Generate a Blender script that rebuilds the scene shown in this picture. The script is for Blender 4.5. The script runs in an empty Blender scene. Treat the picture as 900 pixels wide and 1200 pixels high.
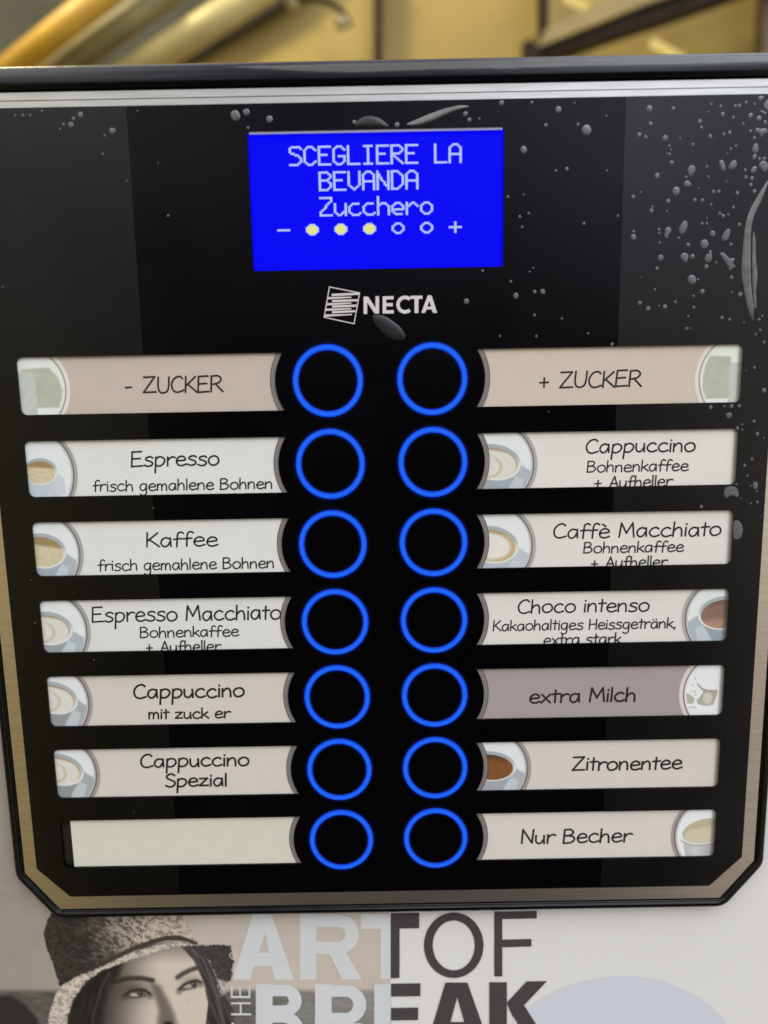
import bpy, bmesh, math, random
import numpy as np
from mathutils import Vector, Matrix

random.seed(7)
rng = np.random.default_rng(7)
C = bpy.context.scene.collection
MM = 0.001

# ------------------------------------------------------------------ camera
def rot3(a):
    cx, cy, cz = np.cos(a); sx, sy, sz = np.sin(a)
    return (np.array([[cz, -sz, 0], [sz, cz, 0], [0, 0, 1]]) @ np.array([[cy, 0, sy], [0, 1, 0], [-sy, 0, cy]])
            @ np.array([[1, 0, 0], [0, cx, -sx], [0, sx, cx]]))
ROT = rot3(np.array([1.65539627e-01, 1.60927542e-03, -1.79257526e-02]))
TR = np.array([-1.25950975, -42.7115799, 248.317938])
CAM = -ROT.T @ TR                          # (right, down, into the panel) in mm from the first button row
def W(x, v, n):                            # panel millimetres -> world metres
    return Vector((x * MM, n * MM, -v * MM))
def P(px, py, n=0.0):                      # point of the plane at depth n measured on the photograph -> panel mm
    d = ROT.T @ np.array([(px - 450) / 900, (py - 600) / 900, 1.0])
    q = CAM + (n - CAM[2]) / d[2] * d
    return q[0], q[1]
def to_photo(x, v, n):                     # panel mm -> where the photograph shows that print (used to lay out prints)
    q = ROT @ np.array([x, v, np.full_like(x, n)]) + TR[:, None]
    return 450 + 900 * q[0] / q[2], 600 + 900 * q[1] / q[2]

cd = bpy.data.cameras.new('camera')
cam = bpy.data.objects.new('camera', cd); C.objects.link(cam)
bpy.context.scene.camera = cam
cd.sensor_fit = 'HORIZONTAL'; cd.sensor_width = 36.0; cd.lens = 36.0
cd.clip_start = 0.01; cd.clip_end = 60.0
def ax(r): return Vector((r[0], r[2], -r[1]))
mx = Matrix.Identity(4)
for k, a in enumerate((ax(ROT[0]), -ax(ROT[1]), -ax(ROT[2]))):
    for r in range(3): mx[r][k] = a[r]
for r in range(3): mx[r][3] = W(*CAM)[r]
cam.matrix_world = mx
cd.dof.use_dof = True; cd.dof.focus_distance = 0.262; cd.dof.aperture_fstop = 8.0

# ------------------------------------------------------------------ world, lamp, exposure
sc = bpy.context.scene
w = bpy.data.worlds.new('World'); sc.world = w; w.use_nodes = True
nt = w.node_tree; nt.nodes.clear()
def nd(t, typ, **kw):
    n = t.nodes.new(typ)
    for k, v in kw.items(): setattr(n, k, v)
    return n
def mth(t, op, a, b=None, c=None, clamp=False):
    n = t.nodes.new('ShaderNodeMath'); n.operation = op; n.use_clamp = clamp
    for i, v in enumerate((a, b, c)):
        if v is None: continue
        if isinstance(v, (int, float)): n.inputs[i].default_value = v
        else: t.links.new(v, n.inputs[i])
    return n.outputs[0]
def ramp(t, fac, stops, interp='EASE'):
    n = t.nodes.new('ShaderNodeValToRGB'); n.color_ramp.interpolation = interp
    e = n.color_ramp.elements
    while len(e) < len(stops): e.new(0.5)
    for el, (p, c) in zip(e, stops):
        el.position = p; el.color = (*c, 1)
    t.links.new(fac, n.inputs[0]); return n.outputs[0]
def mixc(t, fac, a, b, blend='MIX'):
    n = t.nodes.new('ShaderNodeMix'); n.data_type = 'RGBA'; n.blend_type = blend
    for i, v in ((0, fac), (6, a), (7, b)):
        if isinstance(v, (int, float)): n.inputs[i].default_value = v
        elif isinstance(v, tuple): n.inputs[i].default_value = (*v, 1)
        else: t.links.new(v, n.inputs[i])
    return n.outputs[2]
tc = nd(nt, 'ShaderNodeTexCoord'); sp = nd(nt, 'ShaderNodeSeparateXYZ')
nt.links.new(tc.outputs['Generated'], sp.inputs[0])
X, Y, Z = sp.outputs
hgt = mth(nt, 'MULTIPLY_ADD', Z, 0.5, 0.5)
up = ramp(nt, hgt, [(0.0, (.07,) * 3), (0.36, (.062,) * 3), (0.5, (.11,) * 3), (0.59, (.50, .50, .51)),
                    (0.72, (1.65, 1.67, 1.72)), (1.0, (3.3, 3.34, 3.42))], 'LINEAR')
xf = mth(nt, 'MULTIPLY_ADD', X, 0.5, 0.5)
side_hi = ramp(nt, xf, [(0.0, (.92, .92, .84)), (0.30, (.93, .93, .86)), (0.45, (.42, .39, .52)), (0.55, (.48, .46, .58)), (0.66, (1.22, 1.29, 1.46)), (1.0, (1.34, 1.39, 1.46))], 'LINEAR')
side_lo = ramp(nt, xf, [(0.0, (6.2, 4.8, 2.1)), (0.27, (5.6, 4.3, 1.85)), (0.33, (1.2, 1.0, .7)), (0.47, (.45, .45, .5)), (0.56, (.5, .5, .55)), (0.68, (.9, .87, .85)), (0.73, (9.4, 8.2, 7.1)), (1.0, (10., 8.8, 7.6))], 'LINEAR')
lowmix = mth(nt, 'MULTIPLY_ADD', Z, 4.0, 0.5, clamp=True)
side = mixc(nt, lowmix, side_lo, side_hi)
bg = nd(nt, 'ShaderNodeBackground'); out = nd(nt, 'ShaderNodeOutputWorld')
cl = nd(nt, 'ShaderNodeTexNoise'); cl.inputs['Scale'].default_value = 3.2; cl.inputs['Detail'].default_value = 3
nt.links.new(tc.outputs['Generated'], cl.inputs['Vector'])
cloud = ramp(nt, cl.outputs[0], [(.38, (.62,) * 3), (.60, (1.28,) * 3)])
nt.links.new(mixc(nt, 1.0, mixc(nt, 1.0, up, side, 'MULTIPLY'), cloud, 'MULTIPLY'), bg.inputs[0]); bg.inputs[1].default_value = 1.0
nt.links.new(bg.outputs[0], out.inputs[0])
w.cycles.sampling_method = 'MANUAL'; w.cycles.sample_map_resolution = 256

ld = bpy.data.lights.new('ceiling_lamp', 'AREA'); ld.shape = 'RECTANGLE'; ld.size = 1.2; ld.size_y = 0.8; ld.energy = 9.0
ld.color = (.965, .99, .86)
lamp = bpy.data.objects.new('ceiling_lamp', ld); C.objects.link(lamp)
lamp.location = (0.35, -0.9, 1.25)
lamp.rotation_euler = (Vector((0, 0, -0.05)) - lamp.location).to_track_quat('-Z', 'Y').to_euler()

lb = bpy.data.lights.new('hall_lamp', 'AREA'); lb.size = .35; lb.energy = 34.0; lb.color = (1.0, .87, .45)
hall = bpy.data.objects.new('hall_lamp', lb); C.objects.link(hall)
hall.location = (-1.0, .62, 2.05)
hall.rotation_euler = (Vector((0, 1.45, .72)) - hall.location).to_track_quat('-Z', 'Y').to_euler()

vs = sc.view_settings
sc.display_settings.display_device = 'sRGB'
vs.view_transform = 'Standard'; vs.look = 'None'; vs.exposure = 0.0; vs.gamma = 1.0; vs.use_curve_mapping = False
sc.cycles.max_bounces = 6; sc.cycles.use_denoising = True

# ------------------------------------------------------------------ materials
KI = 1.03                                   # print albedo = look / KI
def lin(c):
    c = np.asarray(c, float) / 255.0
    return np.where(c <= 0.04045, c / 12.92, ((c + 0.055) / 1.055) ** 2.4)
def pal(c): return tuple(np.clip(lin(c) / KI, 0, .88))
def mat(name, col, rough=.5, metal=0.0, spec=.5, coat=0.0, noise=0.0, nscale=200.0, bump=0.0, bscale=900.0, rough_noise=0.0, stretch=None):
    m = bpy.data.materials.new(name); m.use_nodes = True
    t = m.node_tree; b = t.nodes['Principled BSDF']
    b.inputs['Base Color'].default_value = (*col, 1); b.inputs['Roughness'].default_value = rough
    b.inputs['Metallic'].default_value = metal; b.inputs['Specular IOR Level'].default_value = spec
    b.inputs['Coat Weight'].default_value = coat; b.inputs['Coat Roughness'].default_value = .08
    co = t.nodes.new('ShaderNodeTexCoord').outputs['Object']
    if stretch:
        mp = t.nodes.new('ShaderNodeMapping'); mp.inputs['Scale'].default_value = stretch
        t.links.new(co, mp.inputs[0]); co = mp.outputs[0]
    def tex(s, d=5.0):
        n = t.nodes.new('ShaderNodeTexNoise'); n.inputs['Scale'].default_value = s; n.inputs['Detail'].default_value = d
        t.links.new(co, n.inputs['Vector']); return n.outputs[0]
    if noise:
        lo = tuple(max(0, c * (1 - noise)) for c in col); hi = tuple(min(1, c * (1 + noise)) for c in col)
        t.links.new(ramp(t, tex(nscale), [(.3, lo), (.7, hi)]), b.inputs['Base Color'])
    if rough_noise:
        r = ramp(t, tex(nscale * .6), [(.3, (max(0, rough - rough_noise),) * 3), (.7, (rough + rough_noise,) * 3)])
        t.links.new(r, b.inputs['Roughness'])
    if bump:
        bn = t.nodes.new('ShaderNodeBump'); bn.inputs['Strength'].default_value = bump; bn.inputs['Distance'].default_value = .0003
        t.links.new(tex(bscale), bn.inputs['Height']); t.links.new(bn.outputs[0], b.inputs['Normal'])
    return m
def emit(name, c, s=1.0):
    m = bpy.data.materials.new(name); m.use_nodes = True
    b = m.node_tree.nodes['Principled BSDF']
    b.inputs['Base Color'].default_value = (.002, .002, .004, 1); b.inputs['Roughness'].default_value = .35; b.inputs['Specular IOR Level'].default_value = .05
    b.inputs['Emission Color'].default_value = (*lin(c), 1); b.inputs['Emission Strength'].default_value = s
    return m
def printed():
    m = bpy.data.materials.new('printed_picture'); m.use_nodes = True
    t = m.node_tree; b = t.nodes['Principled BSDF']
    a = t.nodes.new('ShaderNodeVertexColor'); a.layer_name = 'print'
    t.links.new(a.outputs[0], b.inputs['Base Color']); b.inputs['Roughness'].default_value = .5
    b.inputs['Specular IOR Level'].default_value = .25
    return m
M = dict(
    glass=mat('black_acrylic', (.0006, .0006, .0009), .16, spec=.24, rough_noise=.05, nscale=60),
    film=mat('satin_film', (.0012, .0013, .0013), .26, spec=.46, rough_noise=.05, nscale=40),
    plastic=mat('black_plastic', (.0022, .0022, .0025), .16, spec=.2, noise=.3, bump=.10, bscale=260, rough_noise=.08, nscale=90),
    rail=mat('gloss_black_plastic', (.004, .004, .006), .09, spec=.42, bump=.8, bscale=22, rough_noise=.05, nscale=70, stretch=(1, 1, 5)),
    trim=mat('brushed_metal', (.90, .82, .70), .30, metal=1.0, noise=.06, nscale=60, bump=.05, bscale=500, stretch=(1, 1, 14)),
    top_strip=mat('silver_metal', (.60, .59, .545), .36, metal=1.0, noise=.08, nscale=60, bump=.06, bscale=500, stretch=(1, 1, 14)),
    edge=None,
    slot=mat('slot_plastic', (.022, .021, .015), .6, noise=.15),
    button=mat('button_black', (.0006, .0006, .0008), .2, spec=.2),
    white=mat('white_sheet', pal((223, 221, 216)), .38, spec=.35, noise=.012, nscale=25, bump=.03, bscale=60),
    cabinet=mat('cabinet_paint', (.6, .58, .55), .4, noise=.03),
    ink=mat('dark_ink', lin((40, 35, 37)), .6, spec=.25),
    poster_ink=mat('poster_ink', lin((72, 67, 66)), .45, spec=.3, noise=.03),
    poster_pale=mat('poster_pale_ink', pal((209, 211, 211)), .45, spec=.3, noise=.02, nscale=60),
    poster_pale2=mat('poster_pale_blue', pal((207, 209, 217)), .45, spec=.3),
    brand=mat('silver_print', lin((205, 199, 197)), .5),
    ring=emit('ring_light', (32, 102, 244), 1.0),
    ring_flank=emit('ring_flank', (14, 72, 226), 1.0), ring_seat=emit('ring_seat', (1, 8, 54), 1.0), ring_halo2=emit('ring_halo_outer', (0, 2, 22), 1.0),  # the two weakest blues stand in for the glow halo
    screen=emit('screen_blue', (0, 0, 246), 1.0),
    glyph=emit('screen_glyph', (182, 194, 255), 1.0),
    dot=emit('screen_dot', (226, 226, 140), 1.0),
    lip=mat('lit_lip', (.36, .36, .55), .3),  # lavender put into the colour for the screen-lit edge
    band=mat('grey_print', pal((128, 121, 119)), .5), band_line=mat('dark_print_line', lin((70, 63, 64)), .5),
    water=mat('dried_water', (.094, .098, .102), .27, spec=.75, noise=.3, nscale=1600),
    ridge=mat('grey_streak', (.135, .125, .125), .34, spec=.7, noise=.25, nscale=300, bump=.2, bscale=400),
    finger_reflection=mat('dark_reflection', (.011, .010, .012), .42, spec=.45, noise=.3, nscale=200),  # for reflected fingertips, shaped as low dark relief
    printed=printed(),
)
def tinted():
    m = bpy.data.materials.new('clear_edge_tint'); m.use_nodes = True
    b = m.node_tree.nodes['Principled BSDF']; b.inputs['Base Color'].default_value = (.09, .085, .075, 1); b.inputs['Alpha'].default_value = .26
    b.inputs['Roughness'].default_value = .3; b.inputs['Specular IOR Level'].default_value = .2
    return m
M['edge'] = tinted()
def dusty(m, dens, col):                    # fine dust grains lying on a glossy sheet
    t = m.node_tree; b = t.nodes['Principled BSDF']
    v = t.nodes.new('ShaderNodeTexVoronoi'); v.inputs['Scale'].default_value = 420
    t.links.new(t.nodes.new('ShaderNodeTexCoord').outputs['Object'], v.inputs['Vector'])
    sx_ = t.nodes.new('ShaderNodeSeparateColor'); t.links.new(v.outputs['Color'], sx_.inputs[0])
    pick = mth(t, 'GREATER_THAN', sx_.outputs[0], 1 - dens); near = mth(t, 'LESS_THAN', v.outputs['Distance'], mth(t, 'MULTIPLY', sx_.outputs[1], .13))
    t.links.new(mixc(t, mth(t, 'MULTIPLY', pick, near), tuple(b.inputs['Base Color'].default_value[:3]), col), b.inputs['Base Color'])
dusty(M['glass'], .012, (.05, .05, .055)); dusty(M['film'], .022, (.09, .09, .09))
def paper(name, c):
    return mat(name, pal(c), .55, spec=.25, noise=.012, nscale=140, bump=.04, bscale=500)

# ------------------------------------------------------------------ helpers
def link(name, me, m, parent=None, label=None):
    o = bpy.data.objects.new(name, me)
    for k in (m if isinstance(m, (list, tuple)) else [m]): me.materials.append(k)
    C.objects.link(o)
    if parent: o.parent = parent
    if label: o['label'] = label
    return o
def obj(name, bm, m, parent=None, label=None, smooth=False):
    me = bpy.data.meshes.new(name)
    bmesh.ops.recalc_face_normals(bm, faces=bm.faces)
    bm.to_mesh(me); bm.free()
    if smooth:
        for p in me.polygons: p.use_smooth = True
    return link(name, me, m, parent, label)
def thing(name, label, cat, group=None, loc=(0, 0, 0)):
    o = bpy.data.objects.new(name, None); C.objects.link(o); o.location = loc; o.empty_display_size = .02
    o['label'] = label; o['category'] = cat
    if group: o['group'] = group
    return o
def tag(o, label, cat, group=None):
    o['label'] = label; o['category'] = cat
    if group: o['group'] = group
    return o
def poly(bm, pts, n):
    vs_ = [bm.verts.new(W(x, v, n)) for x, v in pts]
    return bm.faces.new(vs_)
def slab(bm, pts, n0, n1):                 # a flat plate of outline pts between depths n0 (front) and n1
    a = [bm.verts.new(W(x, v, n0)) for x, v in pts]; b = [bm.verts.new(W(x, v, n1)) for x, v in pts]
    bm.faces.new(a); bm.faces.new(b[::-1])
    for i in range(len(pts)):
        j = (i + 1) % len(pts); bm.faces.new((a[i], b[i], b[j], a[j]))
def arc(cx, cy, r, a0, a1, k, ry=None):
    ry = ry or r
    return [(cx + r * math.cos(math.radians(a0 + (a1 - a0) * i / k)), cy + ry * math.sin(math.radians(a0 + (a1 - a0) * i / k))) for i in range(k + 1)]
def fillet(pts, r, closed=True, k=6):
    out_ = []; n = len(pts)
    for i, p in enumerate(pts):
        if not closed and i in (0, n - 1): out_.append(p); continue
        rr = r[i] if isinstance(r, (list, tuple)) else r
        a = np.array(pts[i - 1], float); b = np.array(p, float); c = np.array(pts[(i + 1) % n], float)
        if rr <= 0: out_.append(tuple(b)); continue
        u = (a - b) / np.linalg.norm(a - b); w_ = (c - b) / np.linalg.norm(c - b)
        ang = math.acos(np.clip(u @ w_, -1, 1)); d = rr / math.tan(ang / 2)
        p0 = b + u * d; p1 = b + w_ * d
        for q in range(k + 1):
            s = q / k
            out_.append(tuple((1 - s) ** 2 * p0 + 2 * s * (1 - s) * b + s * s * p1))
    return out_
def sweep(bm, path, prof, closed=False):   # prof: (outward offset, depth) along a path that has the outside on its right
    n = len(path); rows = []
    for i in range(n):
        a = np.array(path[i - 1] if (closed or i > 0) else path[i]); c = np.array(path[(i + 1) % n] if (closed or i < n - 1) else path[i])
        b = np.array(path[i])
        def nrm(t_):
            l = np.linalg.norm(t_); t_ = t_ / l if l > 1e-9 else t_
            return np.array([t_[1], -t_[0]])
        n1 = nrm(b - a) if np.linalg.norm(b - a) > 1e-9 else nrm(c - b)
        n2 = nrm(c - b) if np.linalg.norm(c - b) > 1e-9 else n1
        m_ = n1 + n2; m_ = m_ / np.linalg.norm(m_); m_ = m_ / max(.3, m_ @ n1)
        rows.append([bm.verts.new(W(b[0] + m_[0] * o_, b[1] + m_[1] * o_, d_)) for o_, d_ in prof])
    for i in range(n if closed else n - 1):
        j = (i + 1) % n
        for q in range(len(prof) - 1):
            bm.faces.new((rows[i][q], rows[j][q], rows[j][q + 1], rows[i][q + 1]))
    return rows
def catmull(pts, k=6, closed=False):
    p = [np.array(q, float) for q in pts]; n = len(p); o_ = []
    for i in range(n if closed else n - 1):
        p1, p2 = p[i], p[(i + 1) % n]
        p0 = p[i - 1] if (closed or i > 0) else p1 * 2 - p2
        p3 = p[(i + 2) % n] if (closed or i < n - 2) else p2 * 2 - p1
        for q in range(k):
            t = q / k
            o_.append(.5 * (2 * p1 + (p2 - p0) * t + (2 * p0 - 5 * p1 + 4 * p2 - p3) * t * t + (3 * p1 - p0 - 3 * p2 + p3) * t ** 3))
    if not closed: o_.append(p[-1])
    return o_
def ribbon(bm, pts, wd, n, closed=False, cap=True):   # flat inked stroke
    pts = [np.array(q, float) for q in pts]; N = len(pts); L = []; R_ = []
    for i in range(N):
        a = pts[i - 1] if (closed or i > 0) else pts[i]; c = pts[(i + 1) % N] if (closed or i < N - 1) else pts[i]
        t = c - a; t = t / (np.linalg.norm(t) + 1e-12); nn = np.array([-t[1], t[0]])
        b = pts[i]
        if cap and not closed:
            if i == 0: b = b - t * wd * .35
            if i == N - 1: b = b + t * wd * .35
        L.append(bm.verts.new(W(*(b + nn * wd / 2), n))); R_.append(bm.verts.new(W(*(b - nn * wd / 2), n)))
    for i in range(N if closed else N - 1):
        j = (i + 1) % N; bm.faces.new((L[i], L[j], R_[j], R_[i]))

# ---- hand-lettered alphabet: strokes on a 1.0 cap height; 'L' straight, 'S' smooth, 'O' closed loop
G = {
 'E': (.74, [('L', (.05, 1), (0, 0)), ('L', (.05, 1), (.6, 1.02)), ('L', (.03, .53), (.52, .55)), ('L', (0, 0), (.64, .04))]),
 's': (.60, [('S', (.5, .55), (.35, .64), (.12, .56), (.11, .42), (.3, .34), (.47, .22), (.42, .05), (.2, -.02), (0, .06))]),
 'p': (.70, [('L', (.08, .62), (.02, -.46)), ('S', (.07, .48), (.25, .64), (.5, .58), (.58, .35), (.45, .1), (.22, 0), (.05, .1))]),
 'r': (.54, [('L', (.06, .62), (.05, 0)), ('S', (.06, .36), (.2, .55), (.38, .62), (.5, .56))]),
 'e': (.68, [('S', (.06, .32), (.3, .34), (.54, .39), (.5, .56), (.3, .64), (.1, .5), (.04, .25), (.15, .04), (.36, 0), (.6, .1))]),
 'o': (.72, [('O', (.3, .63), (.08, .5), (.02, .28), (.14, .04), (.34, 0), (.56, .14), (.6, .38), (.5, .57))]),
 'f': (.52, [('S', (.52, .93), (.38, 1.02), (.22, .9), (.18, .5), (.16, -.02)), ('L', (0, .52), (.44, .56))]),
 'i': (.22, [('L', (.06, .6), (.05, 0)), ('L', (.07, .86), (.08, .81))]),
 'c': (.66, [('S', (.52, .54), (.35, .64), (.12, .52), (.02, .28), (.14, .05), (.34, 0), (.58, .1))]),
 'h': (.66, [('L', (.05, 1), (.02, 0)), ('S', (.03, .33), (.2, .57), (.38, .6), (.48, .42), (.5, 0))]),
 'g': (.68, [('S', (.52, .58), (.3, .64), (.08, .5), (.04, .22), (.2, .02), (.4, .1), (.51, .4)), ('S', (.53, .61), (.52, .1), (.48, -.3), (.28, -.44), (.04, -.34))]),
 'm': (.90, [('L', (.03, .6), (.03, 0)), ('S', (.03, .33), (.16, .58), (.3, .58), (.36, .4), (.36, 0)), ('S', (.37, .33), (.5, .58), (.64, .58), (.72, .4), (.73, 0))]),
 'a': (.70, [('S', (.5, .55), (.28, .63), (.08, .48), (.03, .22), (.18, 0), (.38, .08), (.5, .35)), ('L', (.52, .62), (.55, .02))]),
 'l': (.22, [('L', (.06, 1), (.05, 0))]),
 'n': (.66, [('L', (.03, .6), (.03, 0)), ('S', (.03, .33), (.2, .57), (.38, .6), (.48, .42), (.5, 0))]),
 'B': (.78, [('L', (.05, 1), (.02, 0)), ('S', (.06, .98), (.38, .99), (.55, .8), (.4, .6), (.07, .54)), ('S', (.07, .54), (.45, .52), (.64, .3), (.45, .05), (.03, 0))]),
 'K': (.74, [('L', (.05, 1), (.02, 0)), ('L', (.6, .98), (.06, .42)), ('L', (.16, .5), (.68, 0))]),
 'M': (1.0, [('L', (.04, 0), (.12, 1)), ('L', (.12, 1), (.43, .28)), ('L', (.43, .28), (.75, 1)), ('L', (.75, 1), (.86, 0))]),
 'C': (.80, [('S', (.66, .86), (.5, 1), (.22, .9), (.03, .55), (.1, .15), (.35, 0), (.72, .12))]),
 'u': (.66, [('S', (.03, .6), (.04, .2), (.16, .02), (.34, .06), (.48, .3)), ('L', (.49, .6), (.52, 0))]),
 'A': (.78, [('L', (0, 0), (.36, 1)), ('L', (.36, 1), (.68, 0)), ('L', (.1, .36), (.6, .38))]),
 't': (.48, [('L', (.2, .9), (.18, 0)), ('L', (0, .6), (.44, .63))]),
 'z': (.64, [('L', (.02, .58), (.5, .6)), ('L', (.5, .6), (0, .02)), ('L', (0, .02), (.54, .04))]),
 'Z': (.82, [('L', (.02, .98), (.66, 1)), ('L', (.66, 1), (0, .02)), ('L', (0, .02), (.72, .04))]),
 'U': (.78, [('S', (.04, 1), (.02, .4), (.12, .06), (.34, 0), (.56, .14), (.64, .5), (.66, 1))]),
 'R': (.78, [('L', (.05, 1), (.02, 0)), ('S', (.05, .98), (.42, 1), (.6, .8), (.45, .56), (.07, .46)), ('L', (.3, .46), (.7, 0))]),
 'k': (.60, [('L', (.05, 1), (.03, 0)), ('L', (.48, .6), (.05, .26)), ('L', (.16, .34), (.55, 0))]),
 'S': (.68, [('S', (.56, .9), (.36, 1.02), (.1, .9), (.1, .68), (.34, .54), (.56, .36), (.5, .1), (.24, -.02), (0, .1))]),
 'N': (.80, [('L', (.03, 0), (.06, 1)), ('L', (.06, 1), (.62, .02)), ('L', (.62, .02), (.67, 1))]),
 'x': (.60, [('L', (.02, .6), (.52, 0)), ('L', (.5, .62), (0, 0))]),
 'H': (.76, [('L', (.05, 1), (.03, 0)), ('L', (.62, 1), (.6, 0)), ('L', (.04, .5), (.6, .52))]),
 '-': (.62, [('L', (0, .36), (.34, .38))]), '+': (.72, [('L', (.24, .66), (.24, .08)), ('L', (0, .36), (.48, .38))]),
 ',': (.26, [('L', (.1, .06), (.04, -.18))]), ' ': (.42, []),
}
G['è'] = (.68, G['e'][1] + [('L', (.16, .96), (.36, .8))])
G['ä'] = (.70, G['a'][1] + [('L', (.16, .86), (.17, .81)), ('L', (.42, .88), (.43, .83))])
def write(bm, s, x0, x1, vbase, cap, wd, n, k0=0):    # hand-write s between x0 and x1 on the line vbase
    raw = sum(G[c][0] for c in s[:-1]) + max([p[0] for st in G[s[-1]][1] for p in st[1:]])
    sx = (x1 - x0) / raw; cur = 0; k = k0
    for c in s:
        dy = random.uniform(-.025, .025)
        for st in G[c][1]:
            pts = [(x0 + (cur + p[0] + .035 * (p[1] - .3)) * sx, vbase - (p[1] + dy) * cap) for p in st[1:]]
            if st[0] == 'S': pts = catmull(pts, 5)
            if st[0] == 'O': pts = catmull(pts, 5, True)
            ribbon(bm, pts, wd, n - k * .0015, st[0] == 'O'); k += 1
        cur += G[c][0]
    return k
# ---- painted prints: a fine sheet whose colours are computed point by point
def sheet(name, x0, x1, v0, v1, n, step, fn, parent, label=None, m='printed', keep=None):
    nx = max(2, int((x1 - x0) / step) + 1); ny = max(2, int((v1 - v0) / step) + 1)
    gx, gv = np.meshgrid(np.linspace(x0, x1, nx), np.linspace(v0, v1, ny))
    x, v = gx.ravel(), gv.ravel()
    px, py = to_photo(x, v, n)
    rgb = np.clip(fn(px, py), 0, 255)
    col = np.ones((len(x), 4)); col[:, :3] = np.clip(lin(rgb) / KI, 0, .88)
    idx = np.arange(nx * ny).reshape(ny, nx)
    q = np.stack([idx[:-1, :-1], idx[1:, :-1], idx[1:, 1:], idx[:-1, 1:]], -1).reshape(-1, 4)
    if keep is not None:
        ok = keep(px, py); q = q[ok[q].all(1)]
    me = bpy.data.meshes.new(name)
    co = np.stack([x * MM, np.full_like(x, n * MM), -v * MM], -1)
    me.from_pydata(co.tolist(), [], q.tolist()); me.update()
    at = me.color_attributes.new('print', 'FLOAT_COLOR', 'POINT')
    at.data.foreach_set('color', col.ravel().astype(np.float32))
    return link(name, me, M[m], parent, label)
def sdf(px, py, pts):                       # signed distance to a polygon, negative inside
    d = np.full_like(px, 1e9); ins = np.zeros(px.shape, bool); n = len(pts)
    for i in range(n):
        ax_, ay = pts[i]; bx, by = pts[(i + 1) % n]
        ex, ey = bx - ax_, by - ay; wx, wy = px - ax_, py - ay
        t = np.clip((wx * ex + wy * ey) / (ex * ex + ey * ey + 1e-9), 0, 1)
        d = np.minimum(d, (wx - ex * t) ** 2 + (wy - ey * t) ** 2)
        c = ((ay <= py) & (by > py)) | ((by <= py) & (ay > py))
        with np.errstate(divide='ignore', invalid='ignore'):
            xi = ax_ + (py - ay) / (ey if abs(ey) > 1e-9 else 1e-9) * ex
        ins ^= c & (px < xi)
    d = np.sqrt(d); return np.where(ins, -d, d)
def line_d(px, py, pts):
    d = np.full_like(px, 1e9)
    for (ax_, ay), (bx, by) in zip(pts[:-1], pts[1:]):
        ex, ey = bx - ax_, by - ay; t = np.clip(((px - ax_) * ex + (py - ay) * ey) / (ex * ex + ey * ey + 1e-9), 0, 1)
        d = np.minimum(d, np.hypot(px - ax_ - ex * t, py - ay - ey * t))
    return d
def sm(x, a, b): t = np.clip((x - a) / (b - a), 0, 1); return t * t * (3 - 2 * t)
def over(rgb, m, c):
    c = np.asarray(c, float); return rgb * (1 - m[:, None]) + (c if c.ndim == 2 else c[None]) * m[:, None]
def ell(px, py, cx, cy, a, b, rot=0):
    r = math.radians(rot); dx, dy = px - cx, py - cy
    u = dx * math.cos(r) + dy * math.sin(r); w_ = -dx * math.sin(r) + dy * math.cos(r)
    return (np.sqrt((u / a) ** 2 + (w_ / b) ** 2) - 1) * min(a, b), u / a, w_ / b
def vnoise(px, py, s, seed):
    r = np.random.default_rng(seed).random((64, 64)); x, y = px / s, py / s
    xi, yi = np.floor(x).astype(int), np.floor(y).astype(int); fx, fy = x - xi, y - yi
    fx = fx * fx * (3 - 2 * fx); fy = fy * fy * (3 - 2 * fy)
    g = lambda i, j: r[(yi + j) % 64, (xi + i) % 64]
    return (g(0, 0) * (1 - fx) + g(1, 0) * fx) * (1 - fy) + (g(0, 1) * (1 - fx) + g(1, 1) * fx) * fy
def circ3(a, b, c):
    A = 2 * np.array([[b[0] - a[0], b[1] - a[1]], [c[0] - a[0], c[1] - a[1]]])
    r = np.array([b[0] ** 2 - a[0] ** 2 + b[1] ** 2 - a[1] ** 2, c[0] ** 2 - a[0] ** 2 + c[1] ** 2 - a[1] ** 2])
    o_ = np.linalg.solve(A, r); return o_[0], o_[1], math.hypot(a[0] - o_[0], a[1] - o_[1])

# ------------------------------------------------------------------ the setting behind the machine
def bx_(bm, x0, x1, y0, y1, z0, z1):
    vv = [bm.verts.new((x, y, z)) for x in (x0, x1) for y in (y0, y1) for z in (z0, z1)]
    for f in ((0, 1, 3, 2), (4, 6, 7, 5), (0, 4, 5, 1), (2, 3, 7, 6), (0, 2, 6, 4), (1, 5, 7, 3)): bm.faces.new([vv[i] for i in f])
def cylinder(bm, a, b, r, k=20):
    a, b = Vector(a), Vector(b); t = (b - a).normalized(); u = t.orthogonal().normalized(); w_ = t.cross(u)
    ra = [bm.verts.new(a + (u * math.cos(q) + w_ * math.sin(q)) * r) for q in [2 * math.pi * i / k for i in range(k)]]
    rb = [bm.verts.new(b + (u * math.cos(q) + w_ * math.sin(q)) * r) for q in [2 * math.pi * i / k for i in range(k)]]
    for i in range(k):
        j = (i + 1) % k; bm.faces.new((ra[i], ra[j], rb[j], rb[i]))
    bm.faces.new(ra); bm.faces.new(rb[::-1])
def far(px, py, y):                         # world point at distance y metres behind the panel
    x, v = P(px, py, y * 1000); return Vector((x * MM, y, -v * MM))
YW = 1.5
bm = bmesh.new(); bx_(bm, -3, 3, YW, YW + .1, -1.5, 3)
wall = obj('wall', bm, mat('ochre_wall', (.40, .285, .075), .7, noise=.14, nscale=3.5, bump=.1, bscale=20)); wall['kind'] = 'structure'
pl = far(330, 40, YW - .06)
bm = bmesh.new()
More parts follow.
